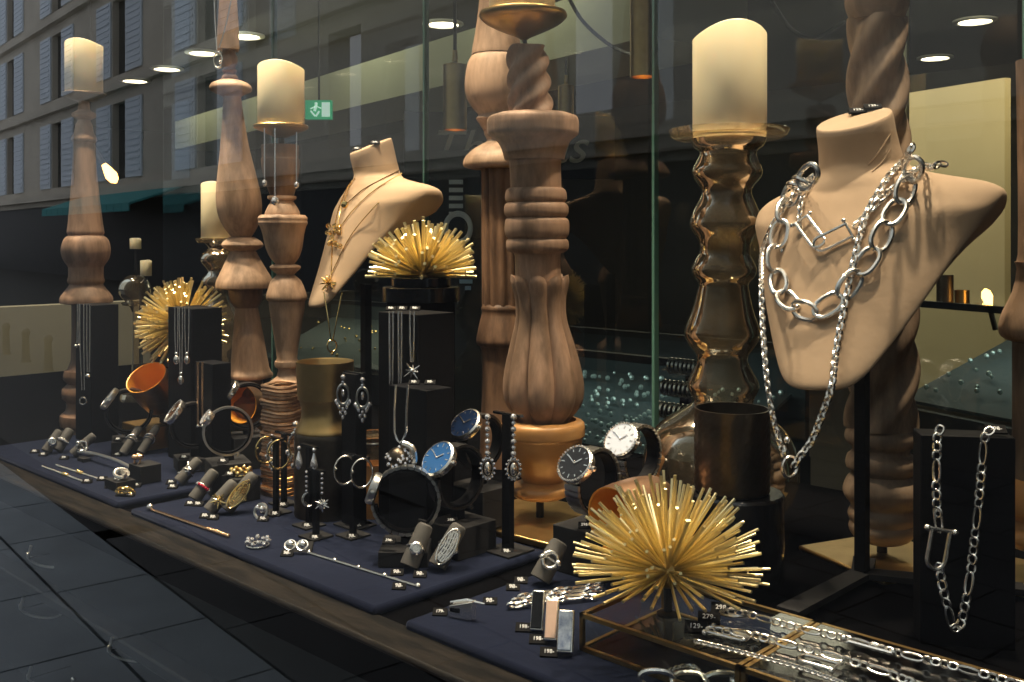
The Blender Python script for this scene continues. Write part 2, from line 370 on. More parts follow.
# ================================================================= shop interior seen through the partition
def bulkhead():
    a, b = pt(306, 118, 6.93), pt(632, 40, 4.2)                     # lit olive soffit that runs across the shop
    a.z = b.z = 0; d = (b - a).normalized(); a -= d * 3.0; b += d * .1; n = Vector((-d.y, d.x, 0)); L = (b - a).length
    M = frame((a + b) / 2, d, n, UP)
    struct('trim_4', MB().box((0, .3, 1.30), (L, .6, .26), M), OLIVE)
    for k in range(4):
        p = M @ Vector((-L / 2 + L * (k + .5) / 4, -.35, 1.82)); area('cove_lamp', p, M @ Vector((-L / 2 + L * (k + .5) / 4, .1, 1.3)), 4.0, .8, .1, (1, .93, .66))
bulkhead()
for i, (px, py) in enumerate([(443, 23), (203, 52), (245, 35), (167, 68), (135, 80), (975, 20), (935, 57), (690, 12)]):
    t = (1.9 - H) * 1000 / (HZ - py); p = pt(px, py, t); p.z = 1.9
    nm = ['nearest the hanging bronze lamps', 'left of the tall square-topped post', 'just right of the tall square-topped post', 'second from the left in the row', 'leftmost of the row', 'nearest of the right pair', 'farther of the right pair', 'above the right wall'][i]
    d = thing('ceiling_downlight', 'round recessed ceiling downlight ' + nm, 'ceiling light', p, 0, 'recessed downlights')
    MB().lathe([(.15, 0), (.15, -.012), (.115, -.018), (.11, -.004)], 24, cap1=False).build('trim_ring', MATS['white_print'], d)
    MB().lathe([(.112, -.004), (.108, -.010)], 24).build('diffuser', LAMPE, d)
for px, y0, y1, hw, t, nm, m in [(455, 65, 130, 12, 3.4, 'bronze cylinder pendant lamp hanging behind the glass, left of the tall posts', BRASSD),
                                 (643, -30, 77, 13, 3.0, 'brass cylinder pendant lamp with a lit mouth behind the glass joint', BRASSD),
                                 (566, 86, 118, 8, 4.6, 'small brass cylinder pendant lamp deep in the shop', BRASSD)]:
    top = pt(px, y0, t); bot = pt(px, y1, t); r = hw * t / 1000; h = top.z - bot.z
    d = thing('pendant_lamp', nm, 'pendant lamp', bot, 0)
    MB().lathe([(r, 0), (r, h), (r * .25, h + .01), (r * .2, h + .05)], 24, cap0=False).lathe([(r * .93, 0), (r * .93, h - .01)], 24, cap0=False).build('lamp_shade', m, d)
    MB().tube([(0, 0, h + .04), (0, 0, 1.9 - bot.z)], .006, 6).build('cord', IRON, d)
    MB().ball((0, 0, .05), r * .55, 12).build('bulb', BULBE, d)
# looped cables near the ceiling
def cable(nm, lab, P, r=.007): tag(MB().tube(smooth([pt(*p) for p in P], 8), r, 6).build(nm, IRON), lab, 'cable')
cable('lamp_cable', 'thin black cable swagged across the olive soffit', [(565, -10, 3.6), (582, 20, 3.6), (610, 45, 3.6), (640, 58, 3.4)])
cable('lamp_cable', 'thin black cable drooping at the top beside the twisted brass pole', [(768, -5, 3.0), (790, 28, 3.0), (815, 38, 3.0), (845, 22, 3.0)])
# exit sign
p = pt(319, 110, 5.6); d = thing('exit_sign', 'small green lit emergency exit sign under the soffit', 'exit sign', p)
Ms = frame((0, 0, 0), RT, UP, -FW)
MB().box((0, 0, 0), (.145, .105, .04), Ms).build('sign_box', EXITG, d)
mb = MB(); mb.box((.042, 0, .022), (.045, .08, .006), Ms)
mb.ball(Ms @ Vector((-.012, .032, .023)), .009, 8)
for c, dd, a in (((-.016, .008, .022), (.014, .036, .006), -14), ((-.030, -.022, .022), (.010, .038, .006), 40), ((-.004, -.024, .022), (.010, .036, .006), -34), ((-.030, .010, .022), (.030, .007, .006), 24), ((.004, .012, .022), (.028, .007, .006), -24)):
    mb.box((0, 0, 0), dd, Ms @ Matrix.Translation(c) @ Matrix.Rotation(R(a), 4, 'Z'))
mb.build('running_figure_mark', EXITW, d)
MB().tube([(0, 0, .05), (0, 0, 1.9 - p.z)], .006, 6).build('hanger', IRON, d)
# filament lamps
for px, py, t, a, lab, sc in [(109, 172, 4.2, -34, 'glowing filament bulb on a slanting holder, deep in the shop at the left', 1.0), (988, 300, 3.0, -14, 'glowing filament bulb on a dark slanting holder at the right counter', .9)]:
    p = pt(px, py, t); d = thing('filament_lamp', lab, 'lamp', p)
    ax = (RT * math.sin(R(-a)) * (-1 if px < 500 else -1) + UP * (-math.cos(R(a)) if px < 500 else math.cos(R(a)))).normalized()
    if px < 500: ax = (RT * .55 - UP * .83).normalized()
    M = axis_frame((0, 0, 0), ax); k = t / 1000 * sc
    MB().lathe([(2.5 * k, -9 * k), (4 * k, -4 * k), (6 * k, 4 * k), (4.5 * k, 10 * k), (1 * k, 13 * k)], 14, M).build('bulb', BULBE, d)
    MB().tube([M @ Vector((0, 0, -9 * k)), M @ Vector((0, 0, -34 * k))], 3 * k, 10).build('holder', BRONZE, d)
    if px < 500: e_ = M @ Vector((0, 0, -34 * k)); MB().tube([e_, Vector((e_.x, e_.y, 1.9 - p.z))], .003, 6).build('cord', IRON, d)
# sign board with script lettering
p = pt(512, 146, 4.0); d = thing('shop_sign', 'dark sign board with faded script lettering Thomas behind the glass joint', 'sign', p)
Ms = frame((0, 0, 0), (RT * .98 + FW * .2).normalized(), UP, (-FW * .98 + RT * .2).normalized())
MB().box((0, 0, -.02), (.86, .26, .03), Ms).build('board', SHOPW, d)
lettering('lettering', 'Thomas', .20, SIGNT, d, Ms @ Matrix.Translation((0, -.01, -.003)) @ Matrix.Shear('XZ', 4, (.0, 0)) @ Matrix(((1, .35, 0, 0), (.03, 1, 0, 0), (0, 0, 1, 0), (0, 0, 0, 1))))
MB().tube([(0, 0, .12), (0, 0, 1.9 - p.z)], .008, 6).build('hanger', IRON, d)
# poster stand with stripes and a ring badge
p = pt(456, 235, 2.3); d = thing('poster_board', 'black poster board with pale stripes and a round badge behind the spiky gold ornament', 'poster', p)
Ms = frame((0, 0, 0), RT, UP, -FW); k = 2.3 / 1000
MB().box((0, -40 * k, -.012), (50 * k, 250 * k, .02), Ms).build('board', SHOPW, d)
mb = MB()
for yy in (-53, -45, -37, -29, -21): mb.box((0, -(yy) * k, .001), (14 * k, 4.4 * k, .004), Ms)
mb.build('stripes', GREYP, d)
mb = MB().torus(12.5 * k, 2.6 * k, 32, 6, Ms @ Matrix.Translation((2 * k, 7 * k, .0)) @ Matrix.Diagonal((1, 1.15, .4, 1))); mb.build('ring_badge', GREYP, d)
mb = MB()
for yy, ww in ((39, 13), (46.5, 13), (53, 6)): mb.box(((10 + (2 if ww < 10 else 0)) * k, -yy * k, .001), (ww * k, 4 * k, .004), Ms)
mb.build('blue_stripes', BLUEP, d)
# beige back panel and dark frames at the right
p0, p1 = pt(903, 100, 6.0), pt(1004, 100, 5.4); dd = (p1 - p0); dd.z = 0; L = dd.length; dd.normalize()
M = frame(((p0 + p1) / 2).xy.to_3d(), dd, Vector((-dd.y, dd.x, 0)), UP)
zt, zb = zat(86, 5.7), zat(312, 5.7)
struct('wall_panel', MB().box((0, .03, (zt + zb) / 2 - .5), (L, .05, zt - zb + 1), M), BEIGE)
def counter(name, lab, px0, px1, pytop, t0, t1, glow, colr):
    a, b = pt(px0, pytop, t0), pt(px1, pytop, t1); z = (a.z + b.z) / 2; a.z = b.z = 0; dd = (b - a); L = dd.length; dd.normalize(); n = Vector((-dd.y, dd.x, 0)); o = (a + b) / 2; o.z = -.95
    d = thing(name, lab, 'display counter', o); M = frame((0, 0, 0), dd, n, UP); hh = z + .95
    MB().box((0, .3, (hh - .34) / 2), (L, .6, hh - .34), M).build('cabinet', SHOPW, d)
    for y, nm in ((.02, 'front_frame'), (.58, 'back_frame')):
        mb = MB()
        for sx in (-1, 1): mb.box((sx * (L / 2 - .012), y, hh - .17), (.024, .024, .34), M)
        mb.box((0, y, hh - .012), (L, .03, .02), M); mb.build(nm, IRON, d)
    MB().box((0, .3, hh - .004), (L, .58, .008), M).build('glass_top', CLEAR, d)
    MB().box((0, .006, hh - .18), (L, .006, .32), M).build('glass_front', CLEAR, d)
    MB().box((0, .57, hh - .18), (L, .006, .32), M).build('case_back', TEALCARD, d)
    area('case_light', M @ Vector((0, .3, hh - .02)) + o, M @ Vector((0, .32, hh - .34)) + o, glow, L * .9, .1, colr)
    return d, M, L, hh, o
c1 = counter('display_counter', 'glass-fronted jewellery counter with green glints behind the partition', 440, 700, 347, 3.3, 2.6, .5, (.84, 1, .93))
c2 = counter('display_counter', 'dark jewellery counter below the beige panel at the right', 888, 1040, 303, 3.2, 2.7, .38, (.85, 1, .92))
c3 = counter('display_counter', 'dim jewellery counter behind the bust with gold pendants', 250, 445, 300, 5.2, 4.4, .8, (1, .86, .6))
random.seed(11)
for (d, M, L, hh, o), lab, n, m in ((c1, 'rows of pale green gemstones in the counter behind the partition', 220, GEM), (c2, 'scattered bright gemstones in the counter at the right', 34, GEM), (c3, 'small gold trinkets in the dim counter at the left', 50, GOLD)):
    mb = MB()
    for q in range(n):
        x = random.uniform(-L * .46, L * .46); y = random.uniform(.06, .5); mb.ball((x, y, hh - .335 + .02 + y * .35), random.uniform(.005, .010), 6, M)
    mb.v = [p + o for p in mb.v]
    tag(mb.build('gemstones', m), lab, 'gemstones', kind='stuff')
    tr = MB().box((0, .30, hh - .25), (L * .94, .54, .012), M @ Matrix.Rotation(0, 4, 'X'))
    tr = MB().add([M @ Vector((sx * L * .47, y, hh - .335 + y * .35 - dz)) for sx in (-1, 1) for y in (.04, .54) for dz in (0, .01)], [(0, 4, 6, 2), (1, 3, 7, 5), (0, 2, 3, 1), (4, 5, 7, 6), (0, 1, 5, 4), (2, 6, 7, 3)])
    tr.build('sloping_tray', TEALCARD, d)
# objects on the right counter
d2, M2, L2, h2, o2 = c2
for px, y0, y1, hw, t, m, lab in [(945, 275, 303, 8, 3.1, BRONZE, 'dark cylindrical votive at the right counter, taller one'), (962, 290, 303, 7, 3.1, BRASSD, 'brass votive at the right counter, shorter one')]:
    b = pt(px, y1, t); k = t / 1000; h = (y1 - y0) * k
    tag(MB().lathe([(hw * k, 0), (hw * k, h), (hw * .8 * k, h), (hw * .8 * k, .01)], 16, Matrix.Translation(b), cap1=True).build('votive', m, origin=b), lab, 'candle holder')
# twisted brass pole behind the neck of the large bust
pts = []
b = pt(904, 160, 2.2)
mb = MB().lathe([(.011, -1.0), (.011, 1.45 - b.z + .4)], 12, Matrix.Translation(b), mod=None)
tag(mb.build('brass_pole', BRASS, origin=b), 'thin polished brass pole rising behind the large bust', 'pole')
# bangle bars behind the glass candle holder
for i, (px, py, t) in enumerate([(684, 367, 2.0), (678, 389, 1.9), (673, 411, 1.8)]):
    p = pt(px, py, t); d = thing('bangle_bar', 'display bar behind the glass candlestick, ' + ('uppermost', 'middle', 'lowest')[i] + ' of three', 'display bar', p, 0)
    k = t / 1000
    MB().tube([Vector((-.035, 0, 0)), Vector((.035, 0, 0))], 5 * k, 10).build('bar', CHAR, d)
    MB().box((0, .03, -.06 - p.z / 2 + .06), (.02, .02, p.z), None).build('stand', BLACK, d)
    for q in range(7):
        pp = p + Vector((-.030 + q * .010, 0, 0))
        tag(MB().torus(7.2 * k, 1.4 * k, 16, 6, frame((0, 0, 0), (0, 1, 0), (0, 0, 1), (1, 0, 0))).build('bangle', SILVERD if i == 0 else SILVER, None), 'thin bangle on the ' + ('uppermost', 'middle', 'lowest')[i] + ' display bar behind the glass candlestick', 'bangle', 'bangles on the %s bar' % ('upper', 'middle', 'lower')[i]).location = pp

# ================================================================= velvet trays on the ledge
def tray(x0, x1, lab, y0=.56, y1=.79):
    o = Vector(((x0 + x1) / 2, (y0 + y1) / 2, 0)); mb = MB().box((o.x, o.y, .0052), (x1 - x0, y1 - y0, .0096))
    return tag(mb.build('velvet_tray', VELVET, origin=o, bevel=.004), lab, 'display tray', 'navy velvet trays')
tray(-1.69, -1.215, 'navy velvet tray at the far left end of the ledge')
tray(-1.18, -.705, 'navy velvet tray in the middle with the earring stands and gold bar bracelet')
tray(-.664, -.19, 'navy velvet tray nearest, under the brass-edged glass box')

# ================================================================= turned wooden posts, candles
def base_of(px, t, z=0): p = pt(px, HZ, t); p.z = z; return p
def candle(px, y0, y1, hw, t, lab, low=(.10, .20)):
    o = pt(px, y1, t); k = t / 1000; h = (y1 - y0) * k; r = hw * k; n = 40
    rg = []
    def rim(a):
        q = Vector((math.cos(a), math.sin(a), 0)).dot(RT)
        return h - r * (low[0] * q * q if q < 0 else low[1] * q * q) * 1.25
    ring = lambda rr, zf: [Vector((rr * math.cos(2 * math.pi * j / n), rr * math.sin(2 * math.pi * j / n), zf(2 * math.pi * j / n))) for j in range(n)]
    rg = [ring(r * .97, lambda a: 0), ring(r, lambda a: r * .04), ring(r, lambda a: rim(a) - r * .05), ring(r * .96, lambda a: rim(a)), ring(r * .90, lambda a: rim(a) - r * .06), ring(r * .84, lambda a: h - r * .75), ring(r * .2, lambda a: h - r * .8)]
    d = thing('pillar_candle', lab, 'candle', o)
    MB().rings(rg).build('wax_body', CANDLE, d, sharp=60)
    MB().tube([(0, 0, h - r * .82), (.001, 0, h - r * .5)], .0012, 6).build('wick', IRON, d)
    return d
def plinth(c, sz, h, lab, m=BRASSD, rz=0, z0=0):
    o = Vector((c.x, c.y, z0)); d = thing('brass_plinth', lab, 'plinth', o, rz)
    MB().box((0, 0, h / 2 + .0002), (sz, sz, h)).build('plate', m, d, bevel=.002); return d
# --- front flame-bodied candlestick
t = 1.19; O = pt(540, 517, t)
d = thing('wooden_candlestick', 'tall carved wooden candlestick with a fluted flame-shaped body, at the middle', 'candlestick', O)
PF = lambda rows, k=3: px_prof(t, rows, O, k)
def twist(turns, n, depth, y0):
    return lambda a, i, p: 1 + depth * math.cos(n * (a + p[1] * turns))
MB().lathe(PF([(49, 526, 16), (52, 527, 19), (112, 531, 21), (117, 532, 22)], 24), 64, mod=twist(-62, 4, .12, 0)).build('twisted_neck', WOOD, d, sharp=70)
MB().lathe(PF([(114, 533, 36), (117, 533, 44), (122, 533, 46), (129, 533, 46), (135, 533, 45), (140, 533.5, 38), (148, 534, 33), (160, 534.5, 30)])).build('collar', WOOD, d)
MB().lathe(PF([(158, 534.5, 28), (163, 535, 26), (190, 536, 25.5)])).lathe(PF([(188, 536, 27), (191, 536, 30), (199, 536, 31), (203, 536, 28)])).lathe(PF([(202, 536.3, 28), (206, 536.3, 32), (214, 536.3, 32), (218, 536.5, 28)])).lathe(PF([(217, 537, 28), (221, 537, 32), (234, 537, 32), (239, 537, 28)])).lathe(PF([(238, 537.4, 28), (241, 537.4, 31), (249, 537.5, 31), (253, 537.6, 26), (256, 537.7, 23), (285, 538.5, 23)])).build('ringed_shaft', WOOD, d)
rows = [(276, 539.5, 25), (283, 539.8, 27.5), (300, 540.4, 25), (320, 541.2, 25.5), (345, 542.3, 32), (370, 543, 38), (388, 543.4, 40), (402, 543.5, 38), (412, 543.5, 32), (420, 543.5, 25), (430, 543.5, 19)]
prof = px_prof(t, rows, O, 4); n = 96; rg = []
for i, (r, z, off) in enumerate(prof):
    f = i / (len(prof) - 1)
    ring = []
    for j in range(n):
        a = 2 * math.pi * j / n; lobe = abs(math.cos(4 * a + .5))
        q = r * (.83 + .19 * lobe ** .6); zz = z
        if f < .25: zz += (.010 * (lobe ** .7) - .008) * (1 - f / .25); q *= 1 + .14 * (1 - f / .25) ** 2 * lobe
        ring.append(off + Vector((q * math.cos(a), q * math.sin(a), zz)))
    rg.append(ring)
inner = [[p.lerp(prof[0][2] + Vector((0, 0, p.z - .012)), .22) for p in rg[0]], [prof[0][2] + (p - prof[0][2]) * .55 + Vector((0, 0, -.02)) for p in rg[0]]]
MB().rings(inner[::-1] + rg).build('fluted_flame_body', WOOD, d, sharp=60)
rows = [(419, 543, 33), (421, 543, 40), (425, 543, 42), (433, 543, 42), (435, 543, 41.5), (437, 543, 40), (447, 543, 38), (457, 543, 34), (467, 543, 28.5), (475, 543, 23.5), (481, 543, 20)]
inn = [(424, 543, 37), (430, 543, 34), (438, 543, 22)]
MB().lathe(PF(inn[::-1], 1) + PF(rows)).build('turned_bowl', WOODPOT, d)
MB().lathe(PF([(479, 542.5, 19), (482, 542, 23), (485, 541, 29), (489, 540, 30.5), (493, 540, 29.5), (496, 540, 24)])).build('turned_foot', WOODPOT, d)
MB().lathe(PF([(494, 540, 4), (517, 540, 4)], 1), 12).build('rod', IRON, d)
MB().lathe(PF([(36, 524, 2.2), (52, 526, 2.2)], 1), 10).build('spike', IRON, d)
MB().lathe(PF([(15, 523, 43), (13, 523, 43.5), (17, 523, 44), (24, 523, 36), (31, 523.4, 22), (37, 523.8, 8), (40, 524, 3)])).build('drip_dish', BRASSD, d)
candle(522, -52, 14, 33, t, 'ivory pillar candle on the brass dish of the flame-bodied candlestick')
plinth(O, .15, .008, 'square brass plinth under the flame-bodied candlestick', rz=R(4))
# --- twisted column behind the large bust
t = 1.065; O = pt(882, 556, t); O.z = .006
d = thing('wooden_candlestick', 'dark twisted wooden column behind the large bust, on a thin brass plate', 'candlestick', O)
PF = lambda rows, k=3: px_prof(t, rows, O, k)
MB().lathe(PF([(-45, 876, 14), (-30, 876, 24), (-12, 877, 30), (4, 877, 31), (14, 877, 28), (20, 877, 26)])).build('capital', WOODGREY, d)
MB().lathe(PF([(18, 877, 26), (240, 879, 30), (300, 880, 33), (360, 881, 33), (428, 881, 32)], 60), 64, mod=twist(-26, 4, .12, 0)).build('twisted_shaft', WOODGREY, d, sharp=70)
MB().lathe(PF([(428, 881, 28), (430, 881, 33), (436, 881, 35), (443, 881, 33), (447, 881, 28), (452, 881, 28), (456, 881.5, 33), (463, 881.5, 34.5), (469, 881.5, 33), (473, 882, 29), (478, 882, 33), (488, 882, 37.5), (497, 882, 36), (505, 882, 30), (509, 882, 31), (514, 882, 33), (519, 882, 31.5), (522, 882, 30), (526, 882, 32), (532, 882, 31), (538, 882, 26), (541, 882, 20)], 2)).build('ringed_foot', WOODGREY, d)
MB().lathe(PF([(538, 882, 5), (556, 882, 5)], 1), 12).build('rod', IRON, d)
o_ = Vector((O.x + .005, O.y - .005, 0)); plinth(o_, .125, .0052, 'thin square brass plate under the twisted wooden column', rz=R(-22))
# --- far-left post
def post(name, lab, t, px, py, groups, m, z0=None, nn=28):
    O = pt(px, py, t); O.z = max(O.z, 0) if z0 is None else z0
    d = thing(name, lab, 'candlestick', O)
    for part, rows, mm, k, mod in groups: MB().lathe(px_prof(t, rows, O, k), 64 if mod else nn, mod=mod).build(part, mm or m, d, sharp=70 if mod else 40)
    return d
post('wooden_candlestick', 'slender turned wooden candlestick at the far left with a waxy candle on top', 1.72, 86, 436, [
    ('drip_dish', [(93, 84, 20), (94, 84, 21), (97, 84, 18), (101, 84, 9)], BRONZE, 2, None),
    ('spindle_neck', [(100, 84, 5), (110, 84, 6), (113, 84, 11), (117, 84, 11), (120, 84, 6), (125, 84, 8), (132, 84, 9), (138, 84, 12), (141, 84, 12), (143, 84, 10)], None, 2, None),
    ('shaft', [(142, 84, 10), (170, 84.5, 11.5), (200, 85, 14), (225, 85.5, 16.5), (233, 85.7, 17.5), (236, 85.8, 15)], None, 3, None),
    ('bulb', [(235, 85.8, 16), (240, 86, 21), (250, 86, 23.2), (259, 86, 21.5), (266, 86, 17), (269, 86, 16.5), (276, 86, 16.5), (281, 86, 17.5), (284, 86.2, 16)], None, 3, None),
    ('flared_skirt', [(283, 86.2, 15), (288, 86.3, 18), (296, 86.4, 24), (301, 86.5, 25), (303, 86.5, 24), (304, 86.5, 17)], None, 2, None),
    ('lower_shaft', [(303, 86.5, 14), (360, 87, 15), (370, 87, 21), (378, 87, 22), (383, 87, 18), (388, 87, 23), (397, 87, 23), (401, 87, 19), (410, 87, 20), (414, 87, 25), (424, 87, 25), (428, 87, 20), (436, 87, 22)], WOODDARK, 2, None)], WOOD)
candle(84, 41, 93, 18, 1.72, 'ivory pillar candle on the far-left slender candlestick')
# --- tall teardrop post
post('wooden_post', 'tall pale wooden post with a square top and a long teardrop body', 1.62, 252, 440, [
    ('bead_neck', [(49, 228, 6), (53, 229, 6.5), (58, 229, 8.5), (64, 229, 8), (68, 229.5, 5.5), (70, 229.5, 7), (72, 229.7, 7), (74, 229.8, 5.5), (77, 230, 8), (80, 230, 8)], WOODDARK, 2, None),
    ('disc', [(80, 230, 9), (83, 230.5, 17), (87, 230.7, 20.5), (91, 231, 20), (94, 231.2, 14), (97, 231.5, 9)], None, 2, None),
    ('teardrop_body', [(95, 232, 9), (104, 232.5, 9.2), (125, 233.5, 11.5), (150, 235, 14.5), (175, 237, 19), (195, 238.5, 22), (210, 239.5, 22), (222, 240.3, 19), (232, 241, 13.5), (238, 241.4, 9)], None, 3, None),
    ('ring_disc', [(237, 242, 12), (241, 242.3, 18), (245, 242.6, 20.5), (248, 242.8, 18), (251, 243, 12)], None, 2, None),
    ('upper_bell', [(250, 243, 12), (256, 243.3, 15), (268, 244, 21), (280, 244.8, 27.5), (286, 245, 28.5), (288, 245.2, 27), (289, 245.2, 17)], None, 2, None),
    ('dark_neck', [(288, 245.5, 17), (300, 246, 16), (308, 246.5, 11)], WOODDARK, 2, None),
    ('lower_bell', [(306, 246.5, 11), (314, 247, 12), (340, 248.5, 15.5), (368, 250, 19), (373, 250.4, 21.5), (377, 250.6, 21.5), (379, 250.7, 14)], WOODPALE, 2, None),
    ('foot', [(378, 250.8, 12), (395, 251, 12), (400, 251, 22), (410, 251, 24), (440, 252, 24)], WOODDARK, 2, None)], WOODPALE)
tp = bpy.data.objects['wooden_post']; t = 1.62; k = t / 1000
p0 = pt(228, 50, t); Mx = Matrix.Translation(p0 - tp.location)
Ma = frame(p0 - tp.location, (RT * .96 + FW * .3).normalized(), (FW * .96 - RT * .3).normalized(), UP)
MB().rings([[Ma @ Vector((sx * a, sy * a, z)) for sx, sy in ((-1, -1), (1, -1), (1, 1), (-1, 1))] for a, z in ((10.5 * k, 0), (10 * k, 22 * k), (8.2 * k, 52 * k), (7.5 * k, 60 * k))]).build('square_tapered_top', WOODPALE, tp)
MB().lathe([(6 * k, 58 * k), (6 * k, 90 * k)], 12, Ma).build('top_spindle', WOODDARK, tp)
# --- goblet post with candle
post('wooden_candlestick', 'turned wooden candlestick of stacked goblet shapes with a wide candle on top', 1.5, 287, 464, [
    ('drip_dish', [(126, 281, 24), (125, 281, 26), (128, 281, 27), (132, 281.3, 19), (138, 281.5, 5)], BRASSD, 2, None),
    ('spike', [(136, 281.5, 3), (146, 281.5, 3)], IRON, 1, None),
    ('cup', [(145, 280, 18), (147, 280, 18.5), (158, 280.2, 18), (160, 280.3, 19), (175, 281, 17.5), (195, 282, 12), (198, 282, 11)], WOODDARK, 2, None),
    ('goblet_shoulder', [(196, 282, 14), (199, 282, 14), (201, 282, 11), (206, 282.3, 14), (212, 282.5, 17), (216, 282.5, 17.5)], None, 2, None),
    ('goblet', [(215, 282.7, 22), (218, 282.7, 24.5), (221, 282.8, 24), (223, 282.9, 24.5), (226, 283, 23), (234, 283.4, 20.5), (248, 284, 18), (258, 284.6, 14), (264, 285, 9)], WOODPALE, 2, None),
    ('ring', [(264, 285, 10), (266, 285.2, 15), (269, 285.3, 14.5), (274, 285.5, 9), (276, 285.6, 9)], WOODPALE, 2, None),
    ('bulb', [(275, 285.6, 9), (281, 286, 15), (290, 286.4, 18.5), (295, 286.6, 20), (299, 286.8, 20), (301, 287, 18)], WOODPALE, 2, None),
    ('tapered_shaft', [(300, 287, 18), (310, 287, 17.2), (335, 287, 13), (358, 287, 10), (361, 287, 12), (366, 287, 12), (368, 287, 9)], WOODPALE, 2, None),
    ('foot', [(367, 287, 9), (376, 287, 10), (382, 287, 18), (390, 287, 21), (420, 287, 21), (450, 287, 22), (464, 287, 24)], WOODPALE, 2, None)], WOODPALE)
candle(281, 63, 126, 23, 1.5, 'ivory pillar candle on the goblet-shaped candlestick, left of the small bust')
# --- fluted column behind the flame candlestick
post('wooden_candlestick', 'brown fluted wooden column half hidden behind the flame-bodied candlestick', 1.5, 502, 464, [
    ('upper_cone', [(-60, 499, 14), (-20, 498, 17), (20, 497, 20), (50, 497, 25), (55, 497, 25.5)], WOODPALE, 2, None),
    ('bulb', [(54, 497, 23), (57, 497, 26), (64, 497, 29.5), (78, 497, 32), (92, 497, 32), (104, 497.5, 28), (113, 498, 21), (116, 498, 20), (119, 498, 22), (123, 498, 19), (130, 499, 16)], WOODPALE, 2, None),
    ('bell_cap', [(128, 499, 15), (134, 499, 15), (140, 499, 12), (143, 499, 15), (148, 499, 24), (156, 499, 33), (163, 499, 36), (167, 499, 35), (169, 499, 28)], WOODPALE, 2, None),
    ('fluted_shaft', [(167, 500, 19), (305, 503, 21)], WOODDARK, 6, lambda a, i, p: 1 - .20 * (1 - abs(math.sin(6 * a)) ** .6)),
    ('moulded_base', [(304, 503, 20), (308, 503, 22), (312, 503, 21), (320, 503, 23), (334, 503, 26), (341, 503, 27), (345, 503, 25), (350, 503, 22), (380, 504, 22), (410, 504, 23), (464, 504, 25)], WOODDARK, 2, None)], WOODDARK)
# --- post at the right edge
post('wooden_post', 'turned wooden post cut off at the right edge beside the black necklace stand', .98, 1043, 548, [
    ('shaft', [(60, 1040, 22), (180, 1040, 20), (255, 1040, 20), (262, 1040, 23), (270, 1040, 21), (292, 1040, 25), (312, 1040, 34), (322, 1040, 37), (330, 1040, 38), (337, 1040, 36), (341, 1040, 29)], None, 2, None),
    ('lower_shaft', [(340, 1042, 27), (440, 1043, 28), (480, 1043, 30)], WOODGREY, 2, None),
    ('bowl', [(478, 1043, 30), (484, 1043, 34), (500, 1043, 37), (512, 1043, 36), (520, 1043, 28), (526, 1043, 30), (533, 1043, 36), (541, 1043, 36), (547, 1043, 30)], WOODPOT, 2, None)], WOODPALE)
plinth(pt(1043, 548, .98), .105, .006, 'square brass plate under the post at the right edge')

# ================================================================= glass candle holders
def glass_holder(lab, t, px, pyb, plate, body, n=40):
    O = pt(px, pyb, t); O.z = 0; d = thing('glass_candle_holder', lab, 'candle holder', O); k = t / 1000
    MB().lathe(px_prof(t, plate, O, 1), n, cap0=False, cap1=False).build('plate', PLATEG, d)
    MB().lathe(px_prof(t, body, O, 3), n, cap0=False, cap1=False).build('stacked_bulbs', SMOKE, d); return d
glass_holder('tall amber glass candlestick of stacked bulbs with a wide plate, right of the middle', 1.16, 720, 531,
    [(139, 728.5, 3), (139, 728.5, 52), (136, 728.5, 57), (130, 728.5, 59.5), (129, 728.5, 58), (135, 728.5, 55.5), (137, 728.5, 50), (137.5, 728.5, 3)],
    [(139, 728, 38), (147, 728, 34), (152, 728, 28), (160, 727.5, 30), (170, 727, 34.5), (178, 727, 33), (187, 726.5, 26), (193, 726.5, 24.5), (200, 726.5, 27), (210, 726, 32), (222, 726, 36), (229, 725.5, 34), (240, 725, 26.5), (252, 724.5, 25), (258, 724, 27.5), (268, 724, 32), (276, 724, 30.5), (283, 723.5, 25), (290, 723, 25.5), (310, 722.5, 30), (326, 722, 36), (336, 722, 37), (346, 722, 32), (354, 722, 26), (362, 722, 25.5), (372, 722.5, 30), (384, 723, 35.5), (393, 723, 33), (401, 723, 29.5), (408, 722, 36), (425, 720, 60), (445, 720, 73), (465, 720, 77), (485, 720, 75), (505, 720, 64), (518, 720, 50), (527, 720, 42)])
candle(729.5, 26, 138, 36.5, 1.16, 'wide ivory pillar candle on the tall amber glass candlestick', (.26, .20))
glass_holder('amber glass candlestick of stacked bulbs behind the teardrop post, at the left', 1.78, 222, 428,
    [(243, 219, 3), (243, 219, 20), (240, 219, 22.5), (238, 219, 22.5), (239, 219, 20), (241, 219, 3)],
    [(243, 219, 14), (248, 219, 10), (254, 219, 16), (260, 219, 18), (266, 219, 14), (271, 219, 11), (278, 219, 16), (284, 219, 17), (290, 219, 12), (296, 220, 10), (305, 221, 15), (318, 221, 23), (330, 221, 26), (345, 221, 22), (360, 221, 13), (375, 221, 13), (390, 221, 24), (410, 221, 30), (424, 221, 24)])
candle(216, 182, 239, 14.5, 1.78, 'ivory candle on the left amber glass candlestick, half behind the teardrop post')
gh = glass_holder('small glass cloche holder with two little candles, behind the far-left tray', 2.05, 137, 402,
    [(305, 137, 3), (305, 137, 14), (303, 137, 15), (302, 137, 14), (304, 137, 3)],
    [(275, 135, 4), (278, 135, 10), (285, 135, 15), (294, 136, 16), (303, 137, 10), (312, 137, 5), (330, 137, 5), (350, 137, 5), (386, 137, 6), (393, 137, 15), (400, 137, 17)])
candle(135.5, 238, 249, 5.5, 2.05, 'tiny ivory candle above the glass cloche, upper of two'); candle(146, 260, 276, 5.5, 2.02, 'tiny ivory candle beside the glass cloche, lower of two')
